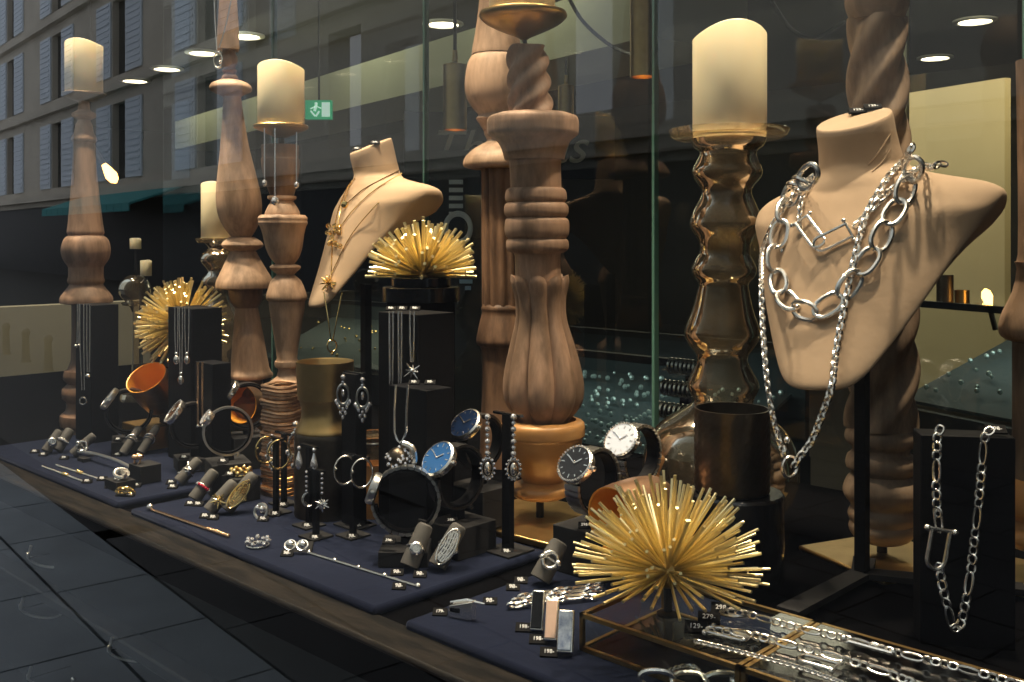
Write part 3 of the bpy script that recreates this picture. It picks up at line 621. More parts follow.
st = thing('candle_spike', 'thin dark stand holding the two tiny candles behind the far-left tray', 'candle stand', pt(141, 402, 2.06) * 1, 0); st.location.z = 0
def rel(px, py, t): return pt(px, py, t) - st.location
MB().tube([Vector((0, 0, 0)), rel(141, 284, 2.06)], .004, 8).build('pole', IRON, st)
MB().tube([rel(141, 284, 2.06), rel(146, 279, 2.03), rel(146, 277, 2.02)], .003, 8).build('arm', IRON, st)
MB().tube([rel(141, 284, 2.06), rel(136, 270, 2.05), rel(135.5, 250, 2.05)], .003, 8).build('arm', IRON, st)

# ================================================================= necklace busts
BUST = [  # z, half width, y of middle, curve of the tips, half thickness
    (.000, .022, -.060, .001, .005), (.003, .036, -.061, .004, .007), (.012, .050, -.060, .008, .008), (.030, .065, -.056, .012, .009), (.060, .086, -.050, .020, .011), (.090, .105, -.045, .028, .013),
    (.120, .123, -.038, .037, .018), (.145, .141, -.029, .046, .024), (.165, .157, -.019, .053, .030), (.178, .163, -.012, .054, .033), (.188, .160, -.006, .050, .036), (.197, .142, -.001, .038, .038),
    (.205, .108, .002, .022, .040), (.213, .076, .004, .010, .040), (.222, .056, .005, .003, .039), (.232, .0525, .004, .000, .037), (.250, .0495, .000, .0, .036), (.272, .0480, -.005, .0, .035), (.2755, .0455, -.005, .0, .033)]
def bust(O, s, rz, lab, m, sx=1, roll=0, lean=.3):
    d = thing('necklace_bust', lab, 'display bust', O, rz); d.rotation_euler = (0, roll, rz)
    lv = []
    for i in range(len(BUST) - 1):
        p = [BUST[max(i - 1, 0)], BUST[i], BUST[i + 1], BUST[min(i + 2, len(BUST) - 1)]]
        for j in range(3):
            u = j / 3; lv.append([.5 * (2 * b + (c - a) * u + (2 * a - 5 * b + 4 * c - e) * u * u + (3 * b - a - 3 * c + e) * u ** 3) for a, b, c, e in zip(*p)])
    lv.append(list(BUST[-1])); n = 72; rg = []
    for z, wd, yc, c, dd in lv:
        shear = .42 * min(max((z - .215) / .05, 0), 1)
        ring = []
        for j in range(n):
            a = 2 * math.pi * j / n; cx, sy = math.cos(a), math.sin(a)
            kb = min(max(1 - abs(z - .168) / .05, 0), 1); ex = 1 - .62 * kb
            x = wd * (abs(cx) ** ex) * (1 if cx > 0 else -1) * (1 - .03 * kb * (1 - abs(sy)))
            kc = min(max(1 - abs(z - .150) / .05, 0), 1)
            y = yc + c * (x / wd) ** 2 + dd * sy * (1 + .25 * kb * (x / wd) ** 2) + .050 * kc * min(max(sy / .4, 0), 1) * (x / wd) ** 2
            y += lean * min(z, .215)
            zz = z + shear * (y - yc - lean * .215)
            ring.append(Vector((x * s * sx, y * s, zz * s)))
        rg.append(ring)
    ob = MB().rings(rg).build('fabric_form', m, d, sharp=50)
    seam = MB()
    top = [p + Vector((0, 0, .0003)) for p in rg[-2]]
    return d, ob
def bust_bvh(d, ob):
    M = Matrix.Translation(d.location) @ d.rotation_euler.to_matrix().to_4x4()
    return BVHTree.FromPolygons([M @ v.co for v in ob.data.vertices], [tuple(p.vertices) for p in ob.data.polygons])
def drape(bv, P, off, tdef):
    """points of a chain laid on the bust where it rests there, hanging at depth tdef elsewhere"""
    out = []
    for q in P:
        px, py = q[:2]; dr = (pt(px, py, 1) - CAM); L = dr.length; hit = bv.ray_cast(CAM, dr.normalized())
        if len(q) > 2: out.append(pt(px, py, q[2] if hit[0] is None else min(q[2], (hit[0] - CAM).dot(FW) - off)))
        elif hit[0] is not None:
            nrm = hit[1]; nrm = nrm if nrm.dot(dr) < 0 else -nrm
            out.append(hit[0] + nrm * off)
        else: out.append(pt(px, py, tdef))
    return out
def link_chain(mb, pts, L, W, r, phi=42, n=12, k=6, every=None, start=0):
    pts = resample(pts, .0015)
    acc = [0]
    for a, b in zip(pts, pts[1:]): acc.append(acc[-1] + (b - a).length)
    def at(sv):
        sv = min(max(sv, 0), acc[-1] - 1e-6)
        i = min(int(sv / .0015), len(pts) - 2)
        return pts[i].lerp(pts[i + 1], min(max((sv - acc[i]) / max(acc[i + 1] - acc[i], 1e-9), 0), 1))
    s_ = 0; i = start; parts = []
    while s_ < acc[-1] - L * .5:
        l_, w_ = (L, W)
        if every and i % every == every - 1: l_, w_ = L * 2.1, W * .95
        a, b = at(s_), at(s_ + l_ - 2 * r); c = (a + b) / 2; T = (b - a).normalized()
        V = (CAM - c).normalized(); B = T.cross(V).normalized(); N = B.cross(T)
        ph = R(phi) * (1 if i % 2 else -1); D = B * math.cos(ph) + N * math.sin(ph)
        hl = (l_ / 2 - w_ / 2); q = w_ / 2 - r; P = []
        for j in range(n):
            an = 2 * math.pi * j / n; ct, sn = math.cos(an), math.sin(an)
            P.append(c + T * ((q + hl) * (abs(ct) ** .85) * (1 if ct > 0 else -1)) + D * (q * (abs(sn) ** .85) * (1 if sn > 0 else -1)))
        if isinstance(mb, list): x = MB().tube(P, r, k, True); mb.append(x)
        else: mb.tube(P, r, k, True)
        s_ += l_ - 2 * r - r * .6; i += 1
def make_chain(name, lab, cat, pts, L, W, r, m=SILVER, phi=42, group=None, every=None, links=False, n=12, k=6, part='chain'):
    o = pts[0]; d = thing(name, lab, cat, o, 0, group)
    if links:
        lst = []; link_chain(lst, pts, L, W, r, phi, n, k, every)
        for x in lst: x.v = [p - o for p in x.v]; x.build('link', m, d)
    else:
        mb = MB(); link_chain(mb, pts, L, W, r, phi, n, k, every); mb.v = [p - o for p in mb.v]; mb.build(part, m, d)
    return d
def fine(name, lab, cat, pts, r, m, group=None, n=5):
    o = pts[0]; d = thing(name, lab, cat, o, 0, group); MB().tube([p - o for p in pts], r, n).build('chain', m, d); return d
def add(d, name, mb, m, **k):
    mb.v = [p - d.location for p in mb.v]; return mb.build(name, m, d, **k)

# ---- large bust
O2 = pt(843, 383, .955)
b2, f2 = bust(O2, .945, R(2), 'large beige suede necklace bust at the right, draped with heavy silver chains', FABRIC, .84, R(-4), .36)
sp = gp(862, 582, 0.0)
sp.z = 0; bs = thing('bust_stand', 'flat black metal stand with a square post under the large bust', 'stand', sp)
top = pt(868, 330, (sp - CAM).dot(FW)); zt = top.z
MB().box((0, 0, zt / 2 + .004), (.011, .011, zt)).build('post', BLACK, bs)
for lx, ly in ((795, 618), (867, 553), (1000, 596)):
    e = gp(lx, ly, 0) - sp; e.z = 0; e.normalize(); ll = .045 if lx == 867 else .145; q = Vector((-e.y, e.x, 0))
    MB().add([q * s1 * (.010 if u < .5 else .011) + e * (ll * u) + UP * z for u in (0, 1) for s1 in (-1, 1) for z in (.0056, .0115)], [(0, 2, 3, 1), (4, 5, 7, 6), (0, 1, 5, 4), (2, 6, 7, 3), (1, 3, 7, 5), (0, 4, 6, 2)]).build('leg', CHAR, bs)
bpy.context.view_layer.update()
bv2 = bust_bvh(b2, f2)
P = [(812, 172), (806, 180), (797, 193), (790, 210), (783, 232), (780, 255), (780, 276), (791, 304), (812, 317), (833, 307), (849, 291), (862, 271), (878, 248), (887, 227), (902, 203), (908, 186), (914, 167), (921, 153), (919, 144)]
pts = [Vector(v) for v in smooth(drape(bv2, P, .005, .93), 4)]
make_chain('necklace', 'heavy silver necklace of large oval links on the big bust', 'necklace', pts, .0345, .0230, .0026, SILVER, 24, links=True, n=20, k=8)
P = [(813, 176), (803, 190), (790, 205), (776, 226), (766, 252), (761.5, 280, .96), (762, 310, .94), (764, 345, .92), (767, 380, .905), (772, 412, .90), (779, 440, .898), (786, 462, .896)]
pts = [Vector(v) for v in smooth(drape(bv2, P, .004, .93), 4)]
nk = make_chain('necklace', 'long silver curb-chain necklace hanging below the big bust with a ring clasp', 'necklace', pts, .0085, .0068, .00125, SILVER, 40, n=10, k=5)
P = [(793, 468, .895), (800, 456, .893), (811, 442, .89), (822, 415, .887), (832, 385, .885), (838, 350), (844, 318), (849, 294), (854, 268), (861, 240), (869, 215), (880, 195), (891, 178), (901, 165), (909, 152), (914, 145)]
pts = [Vector(v) for v in smooth(drape(bv2, P, .006, .905), 4)]
mb = MB(); link_chain(mb, pts, .0095, .0082, .0015, 40, 10, 5); add(nk, 'chain', mb, SILVER)
c = pt(790, 467, .896); add(nk, 'ring_clasp', MB().torus(.0095, .0016, 24, 8, frame(c, (RT * .8 + FW * .5).normalized(), UP, (-FW * .8 + RT * .5).normalized())), SILVER)
add(nk, 'small_clasp', MB().torus(.005, .0014, 16, 6, axis_frame(pt(784, 452, .896), RT)).ball(pt(787, 440, .898), .0035, 8), SILVER)
def shackle(M, w_, h, r):
    mb = MB(); P = [Vector((-w_ / 2, h / 2, 0))] + [Vector((w_ / 2 * math.cos(a), -h / 2 + w_ / 2 * math.sin(a), 0)) for a in [math.pi + math.pi * i / 10 for i in range(11)]] + [Vector((w_ / 2, h / 2, 0))]
    mb.tube(P, r, 8); mb.tube([(-w_ / 2 - 1.6 * r, h / 2, 0), (w_ / 2 + 1.6 * r, h / 2, 0)], r * .85, 8); mb.ball((-w_ / 2 - 2.2 * r, h / 2, 0), r * 1.55, 8).ball((w_ / 2 + 2.2 * r, h / 2, 0), r * 1.55, 8)
    mb.v = [M @ p for p in mb.v]; return mb
P = [(816, 180), (808, 192), (803, 207), (802, 222), (803, 232)]
pts = [Vector(v) for v in smooth(drape(bv2, P, .004, .93), 4)]
nk = make_chain('necklace', 'shorter silver necklace with two horseshoe shackle links on the big bust', 'necklace', pts, .009, .0075, .0013, SILVER, 40, n=10, k=5)
P = [(855, 231), (862, 224), (872, 212), (884, 200), (897, 189), (910, 178), (921, 171), (932, 167), (942, 163), (952, 166)]
pts = [Vector(v) for v in smooth(drape(bv2, P, .005, .93), 4)]
mb = MB(); link_chain(mb, pts, .011, .009, .0014, 42, 10, 5); add(nk, 'chain', mb, SILVER)
for a, b in (((804, 222), (822, 246)), ((853, 233), (823, 248))):
    pa, pb = drape(bv2, [a, b], .007, .92); y = (pa - pb).normalized(); z = (CAM - pa); z = (z - y * z.dot(y)).normalized()
    add(nk, 'shackle_link', shackle(frame((pa + pb) / 2, y.cross(z), y, z), .0135, (pa - pb).length * .9, .0017), SILVER)

# ---- small bust
O1 = pt(349, 306, 1.48)
b1, f1 = bust(O1, .875, R(-14), 'smaller beige suede necklace bust at the left with fine gold chains', FABRICD, .86, R(-3), .24)
sp1 = base_of(366, 1.52); bs1 = thing('bust_stand', 'black post stand hidden under the smaller bust', 'stand', sp1)
MB().box((0, 0, .14), (.012, .012, .26)).build('post', BLACK, bs1); MB().lathe([(.05, .001), (.05, .008), (.02, .012)], 24).build('base', BLACK, bs1)
bpy.context.view_layer.update()
bv1 = bust_bvh(b1, f1)
def gold_chain(lab, P, r=.0008, m=GOLD, off=.0015, t=1.45):
    pts = [Vector(v) for v in smooth(drape(bv1, P, off, t), 4)]; return fine('necklace', lab, 'necklace', pts, r, m), pts
nk, _ = gold_chain('fine gold necklace with a small medallion, uppermost on the smaller bust', [(356, 178), (350, 188), (346, 199), (347, 204), (352, 200), (364, 190), (382, 180), (398, 171)])
c = drape(bv1, [(347, 206)], .004, 1.45)[0]; add(nk, 'medallion', MB().lathe([(.004, -.001), (.0055, 0), (.004, .001)], 14, axis_frame(c, CAM - c)), GOLD)
nk, _ = gold_chain('gold necklace with a flower cluster pendant on the smaller bust', [(352, 180), (345, 195), (341, 212), (338, 232), (342, 226), (356, 208), (376, 190), (402, 173)])
mb = MB(); random.seed(5)
for i in range(16):
    c = drape(bv1, [(336 + random.uniform(-6, 7), 238 + random.uniform(-11, 12))], .005, 1.45)[0]; mb.torus(.0032, .0010, 10, 5, axis_frame(c, (CAM - c).normalized() + Vector((random.uniform(-.5, .5), random.uniform(-.5, .5), random.uniform(-.5, .5)))))
    mb.ball(c, .0018, 6)
add(nk, 'flower_cluster', mb, GOLD)
nk, _ = gold_chain('gold necklace with a sunburst pendant low on the smaller bust', [(349, 184), (341, 205), (336, 225), (333, 250), (332, 274), (335, 268), (352, 235), (378, 204), (404, 178)])
c = drape(bv1, [(332, 284)], .007, 1.45)[0]; mb = MB().ball(c, .004, 8)
for i in range(40):
    u = random.uniform(-1, 1); a = random.uniform(0, 6.28); v = Vector((math.sqrt(1 - u * u) * math.cos(a), math.sqrt(1 - u * u) * math.sin(a), u)); mb.tube([c, c + v * random.uniform(.009, .0145)], [.0011, .0006], 5)
add(nk, 'sunburst', mb, GOLD)
nk, _ = gold_chain('long gold necklace with a ring pendant hanging below the smaller bust', [(324, 292, 1.425), (328, 318, 1.42), (332, 341, 1.42), (337, 318, 1.42), (342, 292, 1.425)], .0009)
c = pt(332, 346, 1.42); add(nk, 'ring_pendant', MB().torus(.0085, .0014, 20, 6, frame(c, RT * .7 + FW * .5, UP, (RT * .5 - FW * .7))).ball(c - UP * .011, .0022, 8), GOLD)
# suede creases wrapped round the big bust's neck
mb = MB()
for P in ([(872, 172), (882, 162), (890, 150)], [(868, 165), (880, 150), (890, 134)]):
    mb.tube([Vector(v) for v in smooth(drape(bv2, P, .0003, .93), 3)], .0007, 5)
mb.v = [p - b2.location for p in mb.v]
Mi = b2.rotation_euler.to_matrix().to_4x4().inverted(); mb.v = [Mi @ p for p in mb.v]
mb.build('fabric_creases', FABRIC, b2)

# ================================================================= spiky gold ornaments
def urchin(c, r, axis, amin, n, rad, lab, seed, base=None):
    random.seed(seed); d = thing('spiky_ornament', lab, 'ornament', c); M = axis_frame((0, 0, 0), axis); mb = MB(); k = 0; g = math.pi * (3 - 5 ** .5)
    for i in range(n):
        ca = 1 - (i + .5) / n * (1 - math.cos(R(amin))); sa = math.sqrt(max(0, 1 - ca * ca)); a = i * g + random.uniform(-.25, .25)
        v = Vector((sa * math.cos(a), sa * math.sin(a), ca)) + Vector((random.gauss(0, .035), random.gauss(0, .035), random.gauss(0, .03))); v.normalize(); v = M.to_3x3() @ v
        mb.tube([v * r * .10, v * r * random.uniform(.88, 1.02)], rad, 6)
    mb.build('spikes', BRASS, d); MB().ball((0, 0, 0), r * .16, 14).build('core', BRASSD, d); return d
BT = .040                                                               # top of the brass-edged box
c = pt(668, 572, .795); u = urchin(c, .0785, (0, 0, 1), 98, 215, .00128, 'large spiky gold ornament in front, standing on the brass-edged glass box', 2)
MB().lathe([(.009, BT + .0005 - c.z), (.009, BT + .002 - c.z), (.0035, BT + .0035 - c.z), (.0035, 0)], 20).build('foot', IRON, u)
c = pt(423, 275, 1.3); u = urchin(c, .076, (0, 0, 1), 92, 150, .0021, 'spiky gold ornament on the round black pedestal behind the necklace blocks', 4)
MB().lathe([(.012, -.002), (.012, .004)], 16).build('foot', BRASSD, u)
def seat_z(py, t): return zat(py, t)
pd = thing('display_pedestal', 'tall black pedestal with two round tiers under a spiky gold ornament', 'pedestal', base_of(421, 1.3)); zt = zat(277, 1.3)
MB().lathe([(.037, zt - .012), (.0385, zt - .011), (.0385, zt - .001), (.037, zt)], 40).build('upper_tier', BLACKG, pd); MB().lathe([(.048, zt - .032), (.050, zt - .031), (.050, zt - .013), (.048, zt - .012)], 40).build('lower_tier', BLACKG, pd)
MB().box((0, 0, (zt - .032) / 2 + .0003), (.062, .062, zt - .033)).build('column', BLACK, pd)
c = pt(183, 324, 1.60); u = urchin(c, .076, (-FW * .95 + UP * .16 - RT * .10), 100, 230, .0019, 'round spiky gold ornament at the left, standing behind a black necklace block', 6)
zb = c.z - .072
MB().tube([(0, 0, -.0715), (0, 0, 0)], .006, 8).build('foot', BRASSD, u)
o = pt(183, HZ, 1.60); o.z = 0; d = thing('display_block', 'black block under the round spiky ornament at the left', 'display block', o); MB().box((0, 0, zb / 2), (.06, .05, zb - .0005)).build('block_body', BLACK, d, bevel=.001)

# ================================================================= blocks, necklace stands
def block(px, t, w, dp, pytop, lab, pyb=None, rz=0, z0=.0102, m=BLACK, name='display_block'):
    o = pt(px, HZ, t); o.z = z0; h = zat(pytop, t) - z0
    d = thing(name, lab, 'display block', o, rz); MB().box((0, 0, h / 2), (w, dp, h)).build('block_body', m, d, bevel=.0008)
    d['h'] = h; return d
def hang(lab, P, t, r=.0011, m=SILVER, off=0, L=None):
    """a looped chain that hangs down the front of a block"""
    pts = [pt(x, y, t - off) for x, y in P]
    if L: return make_chain('necklace', lab, 'necklace', [Vector(v) for v in smooth(pts, 4)], *L, m)
    return fine('necklace', lab, 'necklace', pts, r, m)
nb1 = block(97, 1.64, .060, .045, 304, 'tall black necklace block in front of the far-left candlestick')
tl = 1.60
n1 = hang('silver chain necklace with a ring pendant on the far-left black block, longest', [(80, 304), (80, 340), (82, 390), (84.5, 390), (84, 340), (84, 304)], tl)
add(n1, 'ring_pendant', MB().torus(.0055, .0014, 16, 6, frame(pt(83, 401, tl), RT, UP, -FW)), SILVER)
n1 = hang('silver chain necklace with a round bead pendant on the far-left black block', [(87, 304), (87, 340), (87.5, 372), (89.5, 372), (90, 340), (90, 304)], tl)
add(n1, 'bead_pendant', MB().ball(pt(88, 376, tl), .0045, 8), SILVER)
n1 = hang('short silver chain with a charm on the left edge of the far-left black block', [(77.5, 304), (77.5, 320), (77, 343), (78.5, 343), (79, 304)], tl, .0009)
add(n1, 'charm', MB().ball(pt(76, 346, tl), .0032, 8).ball(pt(79, 345, tl), .0026, 8), SILVER)
nb2 = block(195, 1.50, .070, .05, 307, 'tall black necklace block in front of the round spiky ornament')
tl = 1.455
for x0, x1, yb, lab in ((175, 178, 352, 'silver chain with a crescent drop, leftmost on the black block before the spiky ornament'), (179.5, 182.5, 372, 'silver chain with a bright disc pendant on the black block before the spiky ornament'), (185, 189, 352, 'silver bead chain with a knot charm, rightmost on the black block before the spiky ornament')):
    n1 = hang(lab, [(x0, 307), (x0, 330), (x0 + .6, yb), (x1 - .6, yb), (x1, 330), (x1, 307)], tl, .0010)
    c = pt((x0 + x1) / 2, yb + 6, tl)
    add(n1, 'pendant', MB().ball(c - UP * .003, .0062, 12, None, (.8, .7, 1.15)).ball(c + UP * .006, .003, 8), SILVER)
nb3 = block(213, 1.43, .048, .03, 362, 'lower black block with two rose gold chains, left of the teardrop post')
for x0, lab in ((198, 'rose gold rope chain, left of two on the low black block'), (202.5, 'rose gold rope chain, right of two on the low black block')):
    n1 = hang(lab, [(x0, 362), (x0, 390), (x0, 424)], 1.405, .0017, ROSE); add(n1, 'clasp', MB().ball(pt(x0, 426, 1.405), .0025, 8), SILVER)
nb4 = block(416, 1.16, .070, .055, 312, 'tall black necklace block under the spiky gold ornament at the middle', z0=.0102)
tl = 1.118
for x0, x1, yb, lab in ((389.5, 393, 384, 'silver bead chain, leftmost of three on the tall black block in the middle'), (398.5, 401.5, 388, 'plain silver chain, second of three on the tall black block in the middle')):
    n1 = hang(lab, [(x0, 311), (x0, 340), (x0 + .5, yb), (x1 - .5, yb), (x1, 340), (x1, 311)], tl, .0011)
n1 = hang('silver chain with a snowflake star pendant on the tall black block in the middle', [(410, 311), (410, 335), (411, 362), (413, 362), (414, 335), (414, 311)], tl, .0011)
def starburst(c, r, m, nrm, nn=8, th=.0011, core=.28):
    mb = MB(); M = axis_frame(c, nrm)
    for i in range(nn):
        a = 2 * math.pi * i / nn; q = r * (1 if i % 2 == 0 else .68); v = M.to_3x3() @ Vector((math.cos(a), math.sin(a), 0)); mb.tube([c, c + v * q], [th * 1.5, th * .5], 5)
    return mb.ball(c, r * core, 8)
add(n1, 'snowflake_pendant', starburst(pt(412, 371, tl - .004), .0105, SILVER, -FW), SILVER)
nb5 = block(420, 1.09, .062, .036, 386, 'lower black necklace block in front of the tall one in the middle')
tl = 1.055
n1 = hang('silver snake chain holding a dark crystal ball on the lower black block', [(396, 385), (394.5, 410), (394.5, 432), (397, 440), (400, 443), (403, 440), (406, 432), (406.5, 410), (408, 385)], tl, .0013)
mb = MB(); c = pt(401, 459, tl - .012)
add(n1, 'crystal_ball', MB().ball(c - RT * .003, .0125, 12), DARKB)
mb = MB(); random.seed(9)
for i in range(46):
    u = random.uniform(-1, 1); a = random.uniform(0, 6.28); v = Vector((math.sqrt(1 - u * u) * math.cos(a), math.sqrt(1 - u * u) * math.sin(a), u)); mb.ball(c - RT * .003 + v * .0125, .0019, 6)
add(n1, 'pave_stones', mb, CRYSTAL)
add(n1, 'silver_wing', MB().tube([Vector(v) for v in smooth([c + RT * .002 + UP * .016, c + RT * .012 + UP * .012 - FW * .004, c + RT * .014 - FW * .004, c + RT * .010 - UP * .009])], .0036, 8), SILVER)
# big right-hand necklace block
tl = .80
nb6 = block(963, .845, .074, .03, 433, 'tall black necklace block at the right holding a silver shackle necklace', rz=R(33), z0=.0002)
fr = .823
pa = [(942, 426), (938, 432), (937, 450), (936.5, 480), (937, 505), (939, 527)]
pts = [Vector(v) for v in smooth([pt(x, y, fr) for x, y in pa], 5)]
n1 = make_chain('necklace', 'silver link necklace with a horseshoe shackle hung down the right black block', 'necklace', pts, .0100, .0086, .0011, SILVER, 26, every=5)
pa = [(939, 563), (941, 578), (944, 592), (948, 610), (951, 625), (955, 631), (961, 625), (965, 606), (969, 585), (972, 562), (975, 535), (979, 500), (982, 465), (984, 440), (988, 431), (997, 427)]
pts = [Vector(v) for v in smooth([pt(x, y, fr - .004 * (580 < y)) for x, y in pa], 5)]
mb = MB(); link_chain(mb, pts, .0100, .0086, .0011, 26, every=6); add(n1, 'chain', mb, SILVER)
add(n1, 'horseshoe_shackle', shackle(frame(pt(938.5, 545, fr - .004), (RT - UP * .18).normalized(), (UP + RT * .18).normalized(), -FW), .0145, .025, .0019), SILVER)
# textured bronze cup on its round black pedestal
t = .97; o = base_of(738, t); zt = zat(491, t)
pd = thing('display_pedestal', 'round black pedestal under the dark textured cup at the right', 'pedestal', o)
MB().lathe([(.044, .0005), (.044, zt - .003), (.042, zt - .0005)], 36).build('drum', BLACKG, pd)
o2_ = pt(732, 491, t); d = thing('textured_cup', 'dark bronze cup with a dimpled surface, in front of the tall amber glass candlestick', 'cup', o2_); k = t / 1000; hh = (491 - 408) * k
prof = [(34.5 * k, 0)] + [(36.5 * k, hh * i / 40) for i in range(1, 40)] + [(37 * k, hh), (35.2 * k, hh), (34.6 * k, hh * .5), (33 * k, .004)]
MB().lathe(prof, 72, mod=lambda a, i, p: 1 + (.030 * max(0, math.cos(a * 24 + (math.pi if (i // 2) % 2 else 0))) if 0 < i < 40 else 0)).build('cup_body', DARKB, d, sharp=60)
# gold goblet vase at the middle left
t = 1.2; O = base_of(326, t); d = thing('metal_vase', 'brass and dark hammered vase with a pinched waist, behind the earring stands', 'vase', O)
MB().lathe(px_prof(t, [(392, 325, 22), (398, 325, 27), (380, 325, 27.8), (363, 325, 28.5), (361, 325, 28.5), (363, 325, 27.3), (390, 325, 25)], O, 1), 40, cap1=True).build('cup', BRASSD, d)
MB().lathe(px_prof(t, [(396, 325, 27), (401, 325, 25), (408, 325.5, 24), (416, 326, 24.5), (424, 326.5, 28), (429, 327, 31), (431, 327, 31)], O, 2)[::-1], 40).build('waist', BRASSD, d)
MB().lathe(px_prof(t, [(431, 327, 31)] + [(431 + i * 3, 327, 32) for i in range(1, 29)] + [(519, 327, 31)], O, 1)[::-1], 60, mod=lambda a, i, p: 1 + .012 * math.cos(a * 20 + (math.pi if i % 2 else 0))).build('hammered_base', DARKB, d, sharp=60)
# ribbed copper lantern
t = 1.3; O = base_of(283, t); d = thing('copper_lantern', 'coiled copper wire jar glowing amber, left of the brass vase', 'lantern', O)
rows = [(500 - i * 3.6, 283 + 1.1 * math.sin(i * 1.3), 20 + .8 * math.sin(i * 2.1)) for i in range(33)]; mb = MB(); pr = px_prof(t, rows, O, 1)
for r, z, off in pr: mb.tube([off + Vector((r * math.cos(a), r * math.sin(a), max(z, .0025) + .0012 * math.sin(3 * a))) for a in [2 * math.pi * i / 36 for i in range(36)]], .0022, 6, True)
mb.build('wire_coils', WIRE, d); MB().lathe([(pr[0][0] * .88, .001), (pr[0][0] * .88, pr[-1][1])], 30, cap1=False).build('amber_glass', SMOKE, d)
MB().lathe([(.012, .001), (.012, .03), (.004, .032)], 16).build('tea_light', BULBE, d)
# amber jar
t = 1.19; O = base_of(373, t); d = thing('amber_jar', 'square-shouldered jar of honey-coloured wood and dark glass behind the hoop earrings', 'jar', O)
MB().lathe(px_prof(t, [(519, 373, 15), (466, 373, 15.5), (463, 373, 14.5)], O, 1), 32).build('jar_body', WOODPOT, d); MB().lathe(px_prof(t, [(463, 373, 14), (450, 373, 15), (433, 373, 15), (432, 373, 14), (436, 373, 13)], O, 1), 32).build('glass_neck', SMOKE, d)
MB().torus(.0185, .0012, 32, 6, Matrix.Translation((0, 0, zat(441, t)))).build('beaded_rim', SILVERD, d)

# ================================================================= copper tumblers
def tumbler(cm, axis, r, L, lab):
    d = thing('copper_tumbler', lab, 'tumbler', cm); M = axis_frame((0, 0, 0), axis)
    MB().lathe([(r, 0), (r * 1.0, L * .25), (r * .95, L * .6), (r * .82, L * .93), (r * .74, L)], 36, M, cap0=False).build('cup_body', COPPER, d)
    MB().lathe([(r, 0), (r * .955, .0006), (r * .90, L * .6), (r * .7, L * .92), (r * .2, L * .93)], 36, M, cap0=False).build('gilded_lining', ORANGE, d); return d
t = 1.55; tumbler(pt(146, 377, t), (RT * .22 + FW * .60 - UP * .76), .032, .062, 'tipped copper tumbler showing its orange inside, below the round spiky ornament')
o = pt(152, HZ, 1.60); o.z = 0; d = thing('brass_plinth', 'brass block under the tipped tumbler behind the left watches', 'plinth', o); zz = zat(425, 1.58); MB().box((0, 0, zz / 2), (.085, .06, zz - .0004)).build('block_body', BRASSD, d, bevel=.001)
tumbler(pt(240, 404, 1.56), (FW * .93 + RT * .35 - UP * .05), .030, .055, 'copper tumbler lying on its side, seen through the left watch straps')
o = pt(245, HZ, 1.60); o.z = 0; d = thing('brass_plinth', 'brass block under the lying tumbler behind the left watches', 'plinth', o); zz = zat(424.5, 1.58); MB().box((0, 0, zz / 2), (.07, .05, zz - .0004)).build('block_body', BRASSD, d, bevel=.001)
tumbler(pt(614, 523, .935), (RT * .72 + FW * .62 + UP * .12), .034, .066, 'copper tumbler with an orange inside, lying behind the large spiky ornament')

